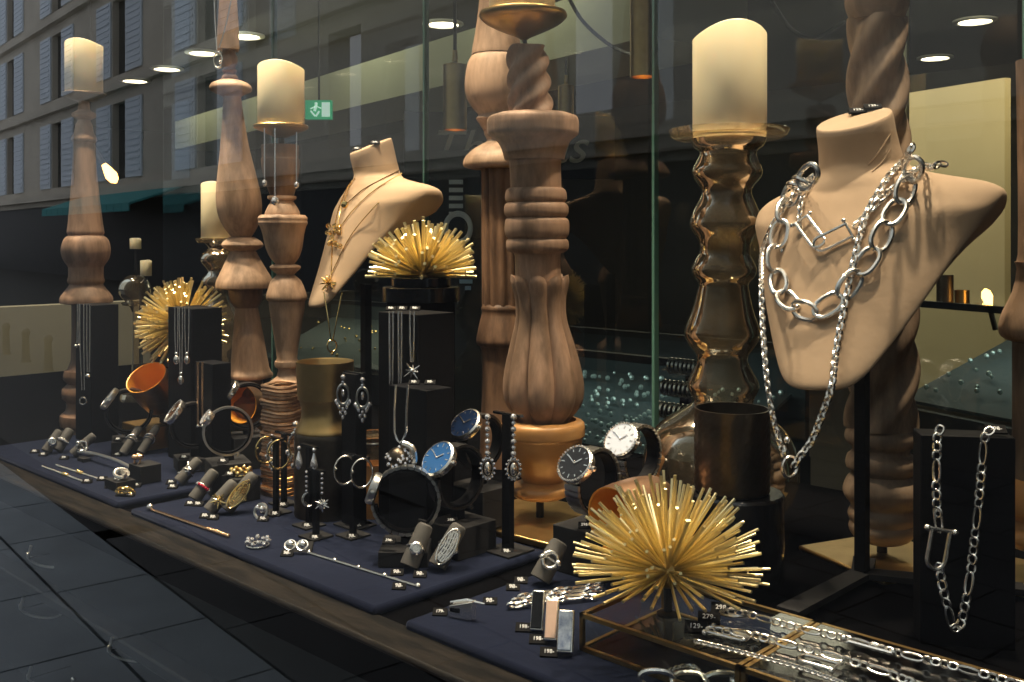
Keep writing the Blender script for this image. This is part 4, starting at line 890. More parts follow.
# ================================================================= watches
def watch(px, py, t, lab, short, dial_m, case_m, strap_m, strap='leather', rz=0, r=.031, el=38, dr=.0185, strap_w=.018, box=None, boxlab='', tagtxt=None, gem=False, z0=.0102, stand=True):
    a = R(el); O = pt(px, py, t)
    d = thing('wristwatch', lab, 'watch', O, rz)
    n = Vector((0, -math.cos(a), math.sin(a))); up = Vector((0, math.sin(a), math.cos(a))); X = Vector((1, 0, 0))
    M = frame(n * r, X, up, n)
    # strap loop
    half = math.asin(min(.9, dr / r)) * .92; mb = MB()
    def sec(th, wd, rr, tk):
        nn = Vector((0, -math.cos(th), math.sin(th))); return [X * sx * wd / 2 + nn * (rr + tk * sr) for sx, sr in ((-1, -1), (1, -1), (1, 1), (-1, 1))]
    N_ = 40; th0 = a + half; th1 = a + 2 * math.pi - half
    if strap == 'leather':
        mb.rings([sec(th0 + (th1 - th0) * i / N_, strap_w * (1 - .12 * math.sin(math.pi * i / N_)), r, .0013) for i in range(N_ + 1)])
    else:
        K = 26
        for i in range(K):
            u0 = th0 + (th1 - th0) * (i + .06) / K; u1 = th0 + (th1 - th0) * (i + .94) / K
            for off, ww in ((-.34, .29), (0, .36), (.34, .29)):
                q = [[p + X * off * strap_w for p in sec(u0 + (u1 - u0) * f, strap_w * ww, r, .0012 + .0005 * math.sin(math.pi * f))] for f in (0, .5, 1)]; mb.rings(q)
    mb.build('strap', strap_m, d)
    if strap == 'leather': MB().box(Vector((0, .012, -r - .0006)), (strap_w + .003, .004, .004)).build('buckle', SILVER, d)
    MB().lathe([(dr * .86, -.004), (dr * .98, -.003), (dr * 1.02, .001), (dr * 1.0, .0035), (dr * .90, .0050), (dr * .88, .0040), (dr * .5, .0036)], 40, M).build('case', case_m, d)
    MB().lathe([(dr * .885, .0036), (dr * .885, .0042), (.0005, .0043)], 40, M, cap0=False).build('dial', dial_m, d)
    mk = MB()
    for i in range(12):
        A = 2 * math.pi * i / 12; mk.box((0, dr * .72, .0046), (.0009, dr * (.2 if i % 3 == 0 else .13), .0005), M @ Matrix.Rotation(A, 4, 'Z'))
    for A, L, ww in ((R(52), dr * .45, .0013), (R(-58), dr * .66, .0010)): mk.box((0, L / 2, .0049), (ww, L, .0005), M @ Matrix.Rotation(-A, 4, 'Z'))
    mk.ball(M @ Vector((0, 0, .005)), .0011, 8); mk.build('hands_and_markers', SILVER if dial_m is not DIALWHITE else SILVERD, d)
    MB().lathe([(.0022, dr * 1.0), (.0026, dr * 1.04), (.0026, dr * 1.17), (.0018, dr * 1.2)], 12, M @ Matrix.Rotation(R(90), 4, 'Y')).build('crown', case_m, d)
    if gem:
        g_ = MB()
        for i in range(36): g_.ball(M @ Vector((dr * .97 * math.cos(i * math.pi / 18), dr * .97 * math.sin(i * math.pi / 18), .0045)), .0010, 6)
        g_.build('bezel_stones', CRYSTAL, d)
    # collar stand inside the loop
    if stand:
        st_ = thing('watch_collar', 'black C-shaped watch collar inside the ' + short, 'watch stand', O, rz); mb = MB(); ri = r - .0030
        mb.rings([sec(a + .5 + (2 * math.pi - 1.0) * i / 36, strap_w * .8, ri, .0012) for i in range(37)]); mb.build('collar_band', BLACK, st_)
        zb_ = (box[1] if box else 0)
        bt = zat(box[0], t) if box else O.z - r - .008
        MB().box((0, .001, (bt + .0004 - (O.z - r - .0014)) / 2 - r - .0014), (.009, .012, (O.z - r - .0014) - bt - .0004)).build('stem', BLACK, st_)
        o = pt(px, HZ, t); o.z = z0
        bx = thing('display_block', boxlab or ('charcoal block under the ' + short), 'display block', o, rz); h = bt - z0
        MB().box((0, 0, h / 2), (box[1] if box else .05, box[2] if box else .05, h)).build('block_body', CHAR, bx, bevel=.0008)
    return d
watch(129, 411, 1.55, 'dark chronograph watch on a black strap, leftmost of the watches', 'leftmost chronograph watch', DIALBLACK, SILVERD, LEATHER, el=36, rz=R(-26), r=.034, box=(438, .062, .05))
watch(194, 425, 1.43, 'dark-dialled watch with a pale bezel and slim black strap, second from the left', 'pale-bezelled watch, second from the left', DIALBLACK, SILVER, LEATHER, r=.032, el=38, rz=R(-20), strap_w=.012, box=(456, .05, .05), gem=True)
watch(247, 406, 1.45, 'dark round watch raised on the back block, behind the flower-jewelled bracelet watch', 'raised dark round watch at the left', DIALBLACK, SILVER, LEATHER, el=40, rz=R(-18), r=.033, strap_w=.013, box=(434, .056, .05))
watch(228, 431, 1.30, 'slim bracelet watch with a small flower-jewelled face at the left', 'slim flower-jewelled watch', CRYSTAL, SILVER, SILVERD, 'leather', r=.031, el=36, rz=R(-20), dr=.010, strap_w=.006, box=(460, .055, .05), gem=True)
watch(406, 500, 1.03, 'square-linked steel watch turned edge-on, nearest on the middle tray', 'edge-on steel watch', DIALBLACK, SILVERD, SILVERD, 'links', rz=R(-46), r=.0345, el=20, dr=.0165, strap_w=.012, box=(543, .060, .050))
watch(457, 476, 1.06, 'watch with a bright blue dial and black strap in the middle', 'bright blue-dialled watch', DIALBLUE, SILVER, LEATHER, r=.033, el=40, dr=.0205, box=(519, .062, .056))
watch(480, 441, 1.16, 'watch with a navy dial on a black strap, behind the blue-dialled one', 'navy-dialled watch', DIALNAVY, SILVER, LEATHER, r=.031, el=44, dr=.0205, box=(484, .06, .05))
watch(593, 481, .99, 'watch with a black dial and dark steel links, nearest the large spiky ornament', 'black-dialled steel watch', DIALBLACK, SILVER, SILVERD, 'links', r=.032, el=38, dr=.0195, box=(525, .062, .05), gem=True)
watch(637, 455, 1.07, 'watch with a silver-white dial and two-tone links in front of the glass joint', 'white-dialled two-tone watch', DIALWHITE, SILVER, SILVER, 'links', r=.032, el=36, dr=.0200, box=(498, .055, .05), gem=True, z0=.0003)

# ================================================================= small jewellery, ring fingers, price tags
V3 = Vector
def price(px, py, where, txt='98-', t=None, z=.0101, rz=None, sc=1.0, group=None, m=None):
    """tiny slanted price block with pale numerals"""
    p = pt(px, py, t) if t else gp(px, py, z)
    d = thing('price_tag', 'small price tag ' + where, 'price tag', p, R(38) if rz is None else rz, group)
    Mt = Matrix.Rotation(R(38), 4, 'X')
    k = sc
    mb = MB().add([V3((sx * .0064 * k, y * k, z * k)) for sx in (-1, 1) for y, z in ((-.0032, 0), (.0032, 0), (.0032, .0052), (-.0032, .0012))], [(0, 3, 2, 1), (4, 5, 6, 7), (0, 1, 5, 4), (1, 2, 6, 5), (2, 3, 7, 6), (3, 0, 4, 7)])
    mb.build('tag_block', TAGM, d)
    sl = math.atan2(.0040, .0064); M = Matrix.Translation((0, 0, .0034 * k)) @ Matrix.Rotation(sl, 4, 'X') @ Matrix.Diagonal((k, k * 1.05, k, 1))
    lettering('price_numerals', txt, .0042 if len(txt) > 3 else .0058, WHITE if len(txt) > 3 else PALEP, d, M); return d
def finger(px, py, where, L=.040, r=.0072, lean=(-.1, .62, .78), z=.0101):
    """felt finger that leans away from the window; (px, py) is its foot"""
    p = gp(px, py, z); a = V3(lean).normalized(); d = thing('ring_finger', 'grey felt ring finger ' + where, 'ring holder', p)
    c0 = V3((0, 0, r * .55)); M = axis_frame(c0, a)
    mb = MB(); n = 18; rg = []
    for s_, rr in ((0, 1.02), (.05, 1.04), (.5, .98), (.88, .92), (.96, .84), (1, .6)):
        rg.append([M @ V3((r * rr * math.cos(2 * math.pi * j / n), r * rr * math.sin(2 * math.pi * j / n), L * s_)) for j in range(n)])
    rg = [[V3((q.x, q.y, max(q.z, .0002))) for q in ring] for ring in rg]
    mb.rings(rg).build('felt_finger', FINGER, d); return d, p, a, M, r
def ring_on(f, lab, m, kind, at=.42, group=None, L=.040):
    d_, p, a, M, r = f
    c = p + M.to_3x3() @ V3((0, 0, L * at)) + V3((0, 0, r * .55)); d = thing('ring', lab, 'ring', c, 0, group)
    fr = axis_frame((0, 0, 0), a); up = (CAM - c); up = (up - a * up.dot(a)).normalized(); si = a.cross(up)
    tl_ = frame((0, 0, 0), si, up, a)
    MB().torus(r * 1.06, .0011, 24, 6, tl_ @ Matrix.Rotation(R(12), 4, 'X')).build('band', m, d)
    mb = MB(); random.seed(len(lab)); top = up * r * 1.15
    if kind == 'stones':
        for i in range(-3, 4): q = R(i * 17); mb.ball(si * math.sin(q) * r * 1.12 + up * math.cos(q) * r * 1.12, .0019, 8)
        mb.build('stones', CRYSTAL, d)
    elif kind == 'ruby':
        for i in range(-2, 3): q = R(i * 20); mb.ball(si * math.sin(q) * r * 1.12 + up * math.cos(q) * r * 1.12, .0021, 8)
        mb.build('stones', RUBY, d); mb = MB()
        for i in (-3, 3): q = R(i * 20); mb.ball(si * math.sin(q) * r * 1.12 + up * math.cos(q) * r * 1.12, .0024, 8)
        mb.build('side_stones', CRYSTAL, d)
    elif kind == 'loop':
        MB().torus(r * 1.25, .0010, 24, 6, frame(top * .2, si, (up * .5 + a * .87), (a * .5 - up * .87))).build('second_band', m, d)
    elif kind == 'vee':
        MB().tube([si * r * 1.1 + a * .012, up * r * 1.2 + a * .002, -si * r * 1.1 + a * .010], .0014, 6).tube([si * r * 1.1 - a * .010, up * r * 1.2 + a * .002, -si * r * 1.1 - a * .008], .0014, 6).ball(top + a * .004, .003, 8).build('crossed_wires', m, d)
    elif kind == 'star':
        starburst(top, .0095, m, up, 10, .0013).build('star', m, d)
    elif kind == 'signet':
        mb.lathe([(.0062, 0), (.0068, .0015), (.0050, .0030), (.0005, .0032)], 8, axis_frame(up * r * 1.02, up)).build('signet_face', m, d)
        MB().torus(.0040, .0006, 12, 5, axis_frame(up * (r * 1.02 + .0032), up)).build('signet_rim', SILVERD, d)
    elif kind in ('wing', 'filigree'):
        for i in range(9):
            q = R(-48 + i * 12); e = a * .016 * math.cos(R(-80 + i * 20)); b0 = si * math.sin(q) * r * 1.2 + up * math.cos(q) * r * 1.2
            mb.tube([V3(v) for v in smooth([b0 - e, b0 * 1.1 + si * .002, b0 + e * 1.05], 4)], .0011, 5)
        for i in range(5):
            o = a * (-.012 + .006 * i); mb.torus(.0033, .0008, 12, 5, axis_frame(up * r * 1.22 + o, up))
        P = [a * .019 * math.cos(u) + si * .0075 * math.sin(u) + up * (r * 1.15) for u in [2 * math.pi * i / 24 for i in range(24)]]
        mb.tube(P, .0011, 6, True); mb.build('openwork_shield', m, d)
    elif kind == 'link':
        MB().torus(.0072, .0020, 16, 8, axis_frame(top + a * .001, up)).ball(top + si * .008 + a * .002, .0036, 10).ball(top - si * .008, .0030, 10).build('link_knot', m, d)
    return d
GF = 'ring fingers on the velvet trays'
# far-left tray
f = finger(46, 454, 'at the far-left end of the tray, first of a pair', .036, .0075); ring_on(f, 'silver ring on the first finger at the far-left end of the tray', SILVER, 'signet', L=.036)
f = finger(57, 453, 'at the far-left end of the tray, second of a pair', .036, .0085); ring_on(f, 'silver stone ring on the second finger at the far-left end of the tray', SILVER, 'stones', L=.036)
f = finger(73, 457, 'beside the long silver bar bracelet, far-left tray', .040, .0072, (.25, .62, .6)); ring_on(f, 'silver cluster ring beside the long silver bar bracelet', SILVER, 'link')
f = finger(123, 456, 'left of two behind the gold flower ring', .046, .0066); ring_on(f, 'thin double silver ring, left of two behind the gold flower ring', SILVER, 'loop', .5, L=.046)
f = finger(141, 455, 'right of two behind the gold flower ring', .046, .0066); ring_on(f, 'thin double silver ring, right of two behind the gold flower ring', SILVER, 'loop', .5, L=.046)
f = finger(179, 485, 'at the right corner of the far-left tray', .038, .0080, (.12, .62, .60)); ring_on(f, 'silver crossover ring at the right corner of the far-left tray', SILVER, 'vee', L=.038)
for px, py, wh in ((34.5, 453, 'left of the first ring finger on the far-left tray'), (43, 456, 'at the foot of the second ring finger, far-left tray'), (64, 459.5, 'at the foot of the finger beside the silver bar bracelet'), (117, 456, 'left of the pair of double-ring fingers'), (87, 483, 'at the end of the nearer thin bracelet'), (102, 480.5, 'at the end of the farther thin bracelet'),
                   (121, 496, 'on the left of the coiled gold chain'), (129, 496.5, 'on the right of the coiled gold chain'), (171, 484, 'left of the silver crossover ring'), (172.5, 488.5, 'in front of the silver crossover ring'), (110, 488, 'before the low block with a silver knot ring'), (136, 487, 'before the block with the gold flower ring')):
    price(px, py, wh)
# silver bar bracelet laid across two low blocks
a_, b_ = gp(80, 452, .018), gp(132, 468, .018)
d = thing('bar_bracelet', 'long silver bar bracelet lying slantwise on the far-left tray', 'bracelet', a_); MB().tube([V3(v) - a_ for v in smooth([a_, a_.lerp(b_, .3) + UP * .004, a_.lerp(b_, .7) + UP * .004, b_], 5)], .0026, 8).build('bar', SILVERD, d); MB().ball((0, 0, 0), .005, 8).ball(b_ - a_, .0045, 8).build('end_knobs', SILVER, d)
for px, py, nm in ((84, 461, 'far'), (128, 474, 'near')):
    o = gp(px, py, .0101); d = thing('display_block', 'low black rest under the ' + nm + ' end of the silver bar bracelet', 'display block', o); MB().box((0, 0, .0025), (.02, .012, .005)).build('block_body', CHAR, d)
def minibox(px, py, w, dp, h, lab):
    o = gp(px, py, .0102); d = thing('display_block', lab, 'display block', o); MB().box((0, 0, h / 2), (w, dp, h)).build('block_body', CHAR, d, bevel=.0006); return o + UP * h
tp_ = minibox(120, 488, .036, .026, .012, 'low charcoal block holding a silver knot ring on the far-left tray')
d = thing('ring', 'silver knot ring lying on the low charcoal block', 'ring', tp_ + UP * .004); MB().torus(.008, .0022, 20, 6, Matrix.Rotation(R(55), 4, 'X')).torus(.009, .0022, 20, 6, Matrix.Translation((.004, 0, .004)) @ Matrix.Rotation(R(30), 4, 'Y')).tube([(-.014, 0, 0), (0, .002, .006), (.016, 0, .002)], .003, 8).build('knot', SILVER, d)
tp_ = minibox(145, 481, .034, .030, .024, 'small charcoal block holding a gold flower ring on the far-left tray')
d = thing('ring', 'gold flower ring lying on the small charcoal block', 'ring', tp_ + UP * .005 - RT * .010); mb = MB()
for i in range(7): mb.ball((.005 * math.cos(i * .9), .005 * math.sin(i * .9), .004), .0034, 8)
mb.ball((0, 0, .006), .003, 8).build('petals', ROSE, d); MB().torus(.008, .0014, 18, 6, Matrix.Rotation(R(75), 4, 'X') @ Matrix.Translation((0, 0, 0))).build('band', ROSE, d)
for k, (x0, y0, x1, y1) in enumerate(((42, 466, 85, 482), (56, 465, 100, 479))):
    a_, b_ = gp(x0, y0, .0115), gp(x1, y1, .0115); lab = ('nearer', 'farther')[k] + ' of two thin silver chain bracelets laid flat on the far-left tray'
    d = make_chain('bracelet', lab, 'bracelet', [a_.lerp(b_, i / 60) for i in range(61)], .006, .0034, .0009, SILVER, 30, n=8, k=5)
    mb = MB(); m_ = a_.lerp(b_, .56)
    for q in (-.005, 0, .005): mb.ball(m_ + (b_ - a_).normalized() * q, .0034, 8)
    add(d, 'centre_knot', mb, GOLD)
P = [gp(125, 493, .012) + V3((.017 * math.cos(u) * (1 - u * .03), .011 * math.sin(u) * (1 - u * .03), .0005 * u)) for u in [i * .18 for i in range(62)]]
make_chain('necklace', 'gold chain coiled at the front corner of the far-left tray', 'necklace', P, .006, .004, .0009, GOLD, 35, n=8, k=5)
# middle tray
f = finger(194, 503, 'carrying the ruby ring on the middle tray', .042, .0082, (.05, .62, .70)); ring_on(f, 'silver ring with red and clear stones on a finger, middle tray', SILVER, 'ruby', L=.042)
f = finger(209, 515, 'carrying the gold star ring on the middle tray', .044, .0082, (.12, .62, .62)); ring_on(f, 'gold star ring on a leaning finger, middle tray', GOLD, 'star', .35, L=.044)
f = finger(226, 514, 'carrying the big gold openwork ring on the middle tray', .052, .0088, (.10, .62, .66)); ring_on(f, 'big gold openwork ring on a leaning finger, middle tray', GOLD, 'wing', .42, L=.052)
for px, py, wh in ((190, 505.5, 'on the left at the foot of the ruby ring finger'), (198, 506, 'on the right at the foot of the ruby ring finger'), (205, 518, 'at the foot of the gold star ring finger'), (213, 519.5, 'in front of the big gold openwork ring'), (263, 521, 'beside the small silver ring lying on the middle tray')):
    price(px, py, wh)
tp_ = minibox(241, 499, .036, .034, .030, 'charcoal block holding a gold crown ring on the middle tray')
price(230, 476, 'on the block beside the gold crown ring', t=(tp_ - CAM).dot(FW) - .01)
d = thing('ring', 'gold crown ring lying on its charcoal block', 'ring', tp_ + UP * .0015); mb = MB()
for i in range(14): A = i * 2 * math.pi / 14; mb.ball((.0115 * math.cos(A), .0115 * math.sin(A), .003 + .003 * (i % 2)), .0032, 8)
mb.build('beads', GOLD, d); MB().torus(.0115, .0014, 24, 6).build('band', GOLD, d)
def flat_ring(px, py, lab, m, kind):
    o = gp(px, py, .0101); d = thing('ring', lab, 'ring', o)
    if kind == 'crown':
        mb = MB()
        for i in range(12): A = i * math.pi / 6; mb.ball((.0115 * math.cos(A), .0115 * math.sin(A), .0045 + .0022 * (i % 2)), .0026, 8)
        mb.build('stones', CRYSTAL, d); MB().torus(.0115, .0012, 24, 6, Matrix.Translation((0, 0, .0014))).build('band', m, d)
    else:
        MB().torus(.0085, .0018, 22, 6, Matrix.Translation((0, 0, .0078)) @ Matrix.Rotation(R(70), 4, 'X') @ Matrix.Rotation(R(20), 4, 'Y')).build('band', m, d); MB().ball((.006, -.002, .012), .004, 8).ball((-.006, -.001, .011), .0032, 8).build('stones', CRYSTAL, d)
flat_ring(258, 546, 'silver crown ring with clear stones lying on the middle tray', SILVER, 'crown')
flat_ring(261, 518, 'small silver ring lying near the leftmost earring stands', SILVERD, 'up')
# gold bar bracelet
a_, b_ = gp(150, 509, .012), gp(228, 536, .012)
d = thing('bar_bracelet', 'long rose gold bar bracelet along the front of the middle tray', 'bracelet', a_); u_ = (b_ - a_)
MB().tube([V3((0, 0, 0)), u_ * .74], .0017, 8).build('bar', ROSE, d); mb = MB()
for i in range(9): mb.ball(u_ * (.76 + .03 * i), .0026, 8)
mb.build('beaded_end', ROSE, d); MB().ball((0, 0, .002), .0045, 10).build('end_bead', SILVER, d)
# earring card and thin bracelet
o = gp(296, 553, .0101); d = thing('earring_card', 'dark tilted card with two silver stud earrings on the middle tray', 'earring card', o, R(40)); MB().box((0, .002, .006), (.030, .003, .018), Matrix.Rotation(R(-50), 4, 'X') @ Matrix.Translation((0, .002, .001))).build('card', CHAR, d)
for k, sx in ((0, -.006), (1, .007)):
    e = thing('earring', ('left', 'right')[k] + ' silver stud earring on the dark tilted card', 'earring', o + Matrix.Rotation(R(40), 3, 'Z') @ V3((sx, -.001, .0085)), R(40), 'stud earrings on the card'); MB().ball((0, 0, 0), .0052, 8, None, (1, .7, .9)).torus(.0058, .0010, 14, 5, Matrix.Rotation(R(45), 4, 'X')).build('stud', SILVER, e)
price(287, 556, 'left of the stud earring card')
a_, b_ = gp(307, 552, .0115), gp(418, 586, .0115); pts = [a_.lerp(b_, i / 80) for i in range(81)]
d = fine('bracelet', 'thin silver bracelet with three small knots laid along the front of the middle tray', 'bracelet', pts, .0012, SILVER); mb = MB()
for q in (.02, .27, .49, .72, 1.0): mb.ball(a_.lerp(b_, q), .0030, 8)
add(d, 'knots', mb, SILVER); price(399, 589, 'at the end of the thin silver bracelet', '98-')
f = finger(409, 571, 'carrying the silver signet ring beside the edge-on watch', .043, .0092, (.0, .52, .85)); ring_on(f, 'silver signet ring on a finger before the edge-on steel watch', SILVER, 'signet', .40, L=.043)
f = finger(437, 571, 'carrying the long silver openwork ring before the blue-dialled watch', .045, .0092, (.10, .55, .74)); ring_on(f, 'long silver openwork ring on a finger before the blue-dialled watch', SILVER, 'filigree', .45, L=.045)
price(397, 575, 'left of the silver signet ring', '98-'); price(420, 577, 'at the foot of the long silver openwork ring', '98-')
price(389, 543.5, 'on the block under the edge-on steel watch', '398-', t=1.005); price(451, 523, 'on the block under the blue-dialled watch', '298-', t=1.03)
price(211 + 12, 463, 'on the block under the flower-jewelled watch', t=1.27); price(184, 459, 'on the block under the second watch from the left', t=1.40); price(118, 441, 'on the block under the leftmost watch', t=1.52)
price(585, 528, 'on the block under the black-dialled watch', '298-', t=.965)
# earring stands
def stand(px, py, ytop, w, lab, base=.028, z=.0101, post=.0045, wide=None):
    o = gp(px, py, z); t = (o - CAM).dot(FW); h = zat(ytop, t) - z; d = thing('earring_stand', lab, 'earring stand', o)
    MB().box((0, 0, .0012), (base, base, .0022)).build('base', CHAR, d, bevel=.0005); MB().box((0, 0, h / 2), (post * 1.6, post, h)).build('post', BLACK, d); MB().box((0, 0, h), (w, .005, .0028)).build('crossbar', BLACKG, d)
    return o, t, h
def earring(c, lab, kind, m=SILVER, k=1.0, group=None):
    d = thing('earring', lab, 'earring', c, 0, group)
    fr = frame((0, 0, 0), RT, -FW, UP)
    if kind == 'hoop':
        MB().torus(.0125 * k, .0010, 32, 6, Matrix.Translation((0, 0, -.0125 * k * 1.25)) @ frame((0, 0, 0), (RT * .75 + FW * .45).normalized(), UP * 1.25, (FW * .8 - RT * .5).normalized())).build('hoop', m, d)
        MB().ball(V3((0, 0, -.014 * k)) - RT * .010 * k, .0019, 8).build('bead', m, d)
    elif kind == 'chandelier':
        MB().ball((0, 0, 0), .0030 * k, 8).ball((0, 0, -.006 * k), .0022 * k, 8).build('stud', CRYSTAL, d)
        MB().torus(.0078 * k, .0013 * k, 26, 6, Matrix.Translation((0, 0, -.020 * k)) @ fr @ Matrix.Rotation(R(90), 4, 'X') @ Matrix.Diagonal((.85, 1.45, 1, 1))).build('oval_frame', m, d)
        mb = MB().ball((0, 0, -.018 * k), .0026 * k, 8, None, (.8, .8, 1.8))
        for i, (x, z) in enumerate(((-.008, -.028), (-.0045, -.034), (0, -.037), (.0045, -.034), (.008, -.028), (-.006, -.031), (.006, -.031), (-.0028, -.041), (.0028, -.041), (0, -.046))): mb.ball(RT * x * k + UP * z * k, .0023 * k, 8, None, (.9, .9, 1.3))
        mb.build('drops', CRYSTAL, d)
    elif kind == 'long':
        mb = MB()
        for i in range(7): mb.ball((0, 0, -.0055 * i * k), (.0030 if i == 0 else .0021 if i % 2 else .0027) * k, 8)
        mb.build('stone_line', CRYSTAL, d)
        MB().torus(.0062 * k, .0010 * k, 24, 6, Matrix.Translation((0, 0, -.047 * k)) @ fr @ Matrix.Rotation(R(90), 4, 'X') @ Matrix.Diagonal((.85, 1.4, 1, 1))).ball((0, 0, -.047 * k), .0042 * k, 10, None, (.8, .8, 1.5)).build('oval_stone', m, d)
        mb = MB()
        for i in range(14): A = 2 * math.pi * i / 14; mb.ball(RT * .0066 * k * math.cos(A) + UP * (-.047 * k + .0098 * k * math.sin(A)), .0014 * k, 6)
        mb.build('halo_stones', CRYSTAL, d)
    elif kind == 'teardrop':
        MB().ball((0, 0, 0), .0022 * k, 8).lathe([(.0008 * k, -.003 * k), (.0030 * k, -.011 * k), (.0042 * k, -.016 * k), (.0030 * k, -.0205 * k), (.0005 * k, -.0225 * k)], 14).build('drop', CRYSTAL, d)
    elif kind in ('moon', 'star'):
        mb = MB()
        for i in range(5): mb.ball((0, 0, -.0052 * i), .0017, 8)
        mb.build('stone_line', CRYSTAL, d)
        if kind == 'star': starburst(V3((0, 0, -.033)), .0085, m, -FW, 12, .0012, .3).build('star', m, d)
        else: MB().tube([RT * (.0065 * math.cos(u) + .003) + UP * (-.030 + .0075 * math.sin(u)) for u in [R(100 + 200 * i / 10) for i in range(11)]], [.0005 + .0018 * math.sin(math.pi * i / 10) for i in range(11)], 6).build('crescent', m, d)
    return d
o, t, h = stand(508, 551, 414, .040, 'tall black T-shaped earring stand before the flame-bodied candlestick', .040, post=.007)
for px, lab in ((487.5, 'long crystal drop earring on the left of the tall T-shaped stand'), (513.5, 'long crystal drop earring on the right of the tall T-shaped stand')): earring(pt(px, 417, t - .012 + (500 - px) * .0005), lab, 'long', SILVER, 1.15)
price(507, 554, 'on the base of the tall T-shaped earring stand', '98-')
o, t, h = stand(353, 536, 455, .034, 'black earring stand with two thin silver hoops, in front of the amber jar'); earring(pt(345, 456, t - .006), 'thin silver hoop earring, left of the pair before the amber jar', 'hoop', SILVER); earring(pt(362, 459, t - .018), 'thin silver hoop earring, right of the pair before the amber jar', 'hoop', SILVER)
price(352, 539, 'at the foot of the hoop earring stand')
stand(360, 526, 456.5, .030, 'empty-looking black earring stand just behind the hoop earring stand'); price(358, 528, 'on the base behind the hoop earring stand')
o, t, h = stand(316, 537, 470, .026, 'black earring stand with a crescent and a star earring'); earring(pt(306.5, 472, t - .004), 'silver earring ending in a crescent moon', 'moon'); earring(pt(322, 474, t - .014), 'silver earring ending in a star burst', 'star'); price(315, 540, 'at the foot of the crescent and star earring stand')
o, t, h = stand(309, 526, 446, .030, 'black earring stand with teardrop earrings behind the crescent and star one'); earring(pt(299, 448, t - .004), 'pale teardrop earring on the left of its stand', 'teardrop', k=1.1); earring(pt(314, 450, t - .012), 'pale teardrop earring on the right of its stand', 'teardrop', k=1.1); price(307, 528, 'at the foot of the teardrop earring stand')
o, t, h = stand(276, 513, 438, .030, 'black earring stand with gold hoops, nearest the copper lantern'); earring(pt(279, 440, t - .010), 'thin gold hoop earring, right one before the copper lantern', 'hoop', GOLD, 1.1); earring(pt(266, 437, t - .002), 'thin gold hoop earring, left one before the copper lantern', 'hoop', GOLD, 1.0); price(275, 516, 'at the foot of the gold hoop earring stand')
o, t, h = stand(284, 504, 433, .034, 'black earring stand with big crystal earrings, behind the gold hoop one'); earring(pt(295.5, 424, t - .012), 'big sparkling crystal earring beside the brass vase', 'chandelier', SILVER, 1.25); earring(pt(272, 436, t), 'sparkling crystal earring before the copper lantern, half hidden', 'chandelier', SILVER, .9); price(283, 507, 'on the base behind the gold hoop earring stand')
o, t, h = stand(354, 525, 373, .034, 'tall black earring stand with chandelier earrings before the amber jar', .034, post=.016); earring(pt(343, 377, t - .008), 'chandelier earring with crystal drops, left of the pair on the tall stand', 'chandelier', SILVERD, 1.0); earring(pt(362.5, 380, t - .018), 'chandelier earring with crystal drops, right of the pair on the tall stand', 'chandelier', SILVERD, 1.0)
# nearest tray
f = finger(540, 585, 'carrying the silver link ring on the nearest tray', .040, .0100, (.12, .50, .70)); ring_on(f, 'silver ring with a chunky link knot on the nearest tray', SILVER, 'link', .45, L=.040)
price(521, 583, 'left of the silver link ring finger, the farther one', '98-'); price(513, 590, 'left of the silver link ring finger, the nearer one', '98-')
price(440, 615, 'left of the silver wedge ring', '179-'); price(490, 604, 'right of the silver wedge ring', '98-')
o = gp(462, 618, .0101); d = thing('ring', 'silver wedge-shaped ring with a black inlay on the nearest tray', 'ring', o, R(16))
M = frame((0, 0, 0), (1, 0, 0), (0, 1, 0), (0, 0, 1))
MB().add([V3(p) for p in ((-.011, -.004, 0), (.012, -.004, 0), (.012, .004, 0), (-.011, .004, 0), (-.011, -.004, .010), (.012, -.004, .017), (.012, .004, .017), (-.011, .004, .010))], [(0, 3, 2, 1), (4, 5, 6, 7), (0, 1, 5, 4), (1, 2, 6, 5), (2, 3, 7, 6), (3, 0, 4, 7)]).build('wedge', SILVER, d, bevel=.0006)
MB().add([V3(p) for p in ((-.0098, -.0046, .0055), (.000, -.0046, .0055), (.000, -.0046, .0098), (-.0098, -.0046, .0088), (-.0098, -.0035, .0055), (.000, -.0035, .0055), (.000, -.0035, .0098), (-.0098, -.0035, .0088))], [(0, 1, 2, 3), (4, 7, 6, 5), (0, 4, 5, 1), (1, 5, 6, 2), (2, 6, 7, 3), (3, 7, 4, 0)]).build('black_inlay', STONEBLACK, d)
MB().tube([V3((-.013, .003, .0105)), V3((.004, .002, .0155)), V3((.022, .001, .0155))], [.0012, .0018, .0010], 6).build('shank', SILVER, d)
# three slab rings
for k, (px, py, m, nm, tg) in enumerate(((538, 630, STONEBLACK, 'black', (524, 631)), (552, 640, STONEPINK, 'blush pink', (538, 643)), (566, 652, STONEBLUE, 'grey-blue marbled', (549, 656)))):
    o = gp(px, py, .0101); d = thing('ring', 'silver slab ring with a long %s stone on the nearest tray' % nm, 'ring', o, R(35))
    Mx = Matrix.Translation((0, 0, .0160)) @ Matrix.Rotation(R(-34), 4, 'X')
    w_ = .0110 if k < 2 else .013
    MB().box((0, 0, 0), (w_, .007, .033), Mx).build('setting', SILVER, d, bevel=.0012); MB().box((-.0004, -.0036, 0), (w_ * .82, .0022, .030), Mx).build('stone', m, d, bevel=.0008)
    MB().torus(.0095, .0012, 22, 6, Mx @ Matrix.Translation((0, .010, .001)) @ Matrix.Rotation(R(90), 4, 'Y')).build('band', SILVER, d)
    price(tg[0], tg[1], 'at the foot of the %s slab ring' % nm, '198-', sc=1.12)
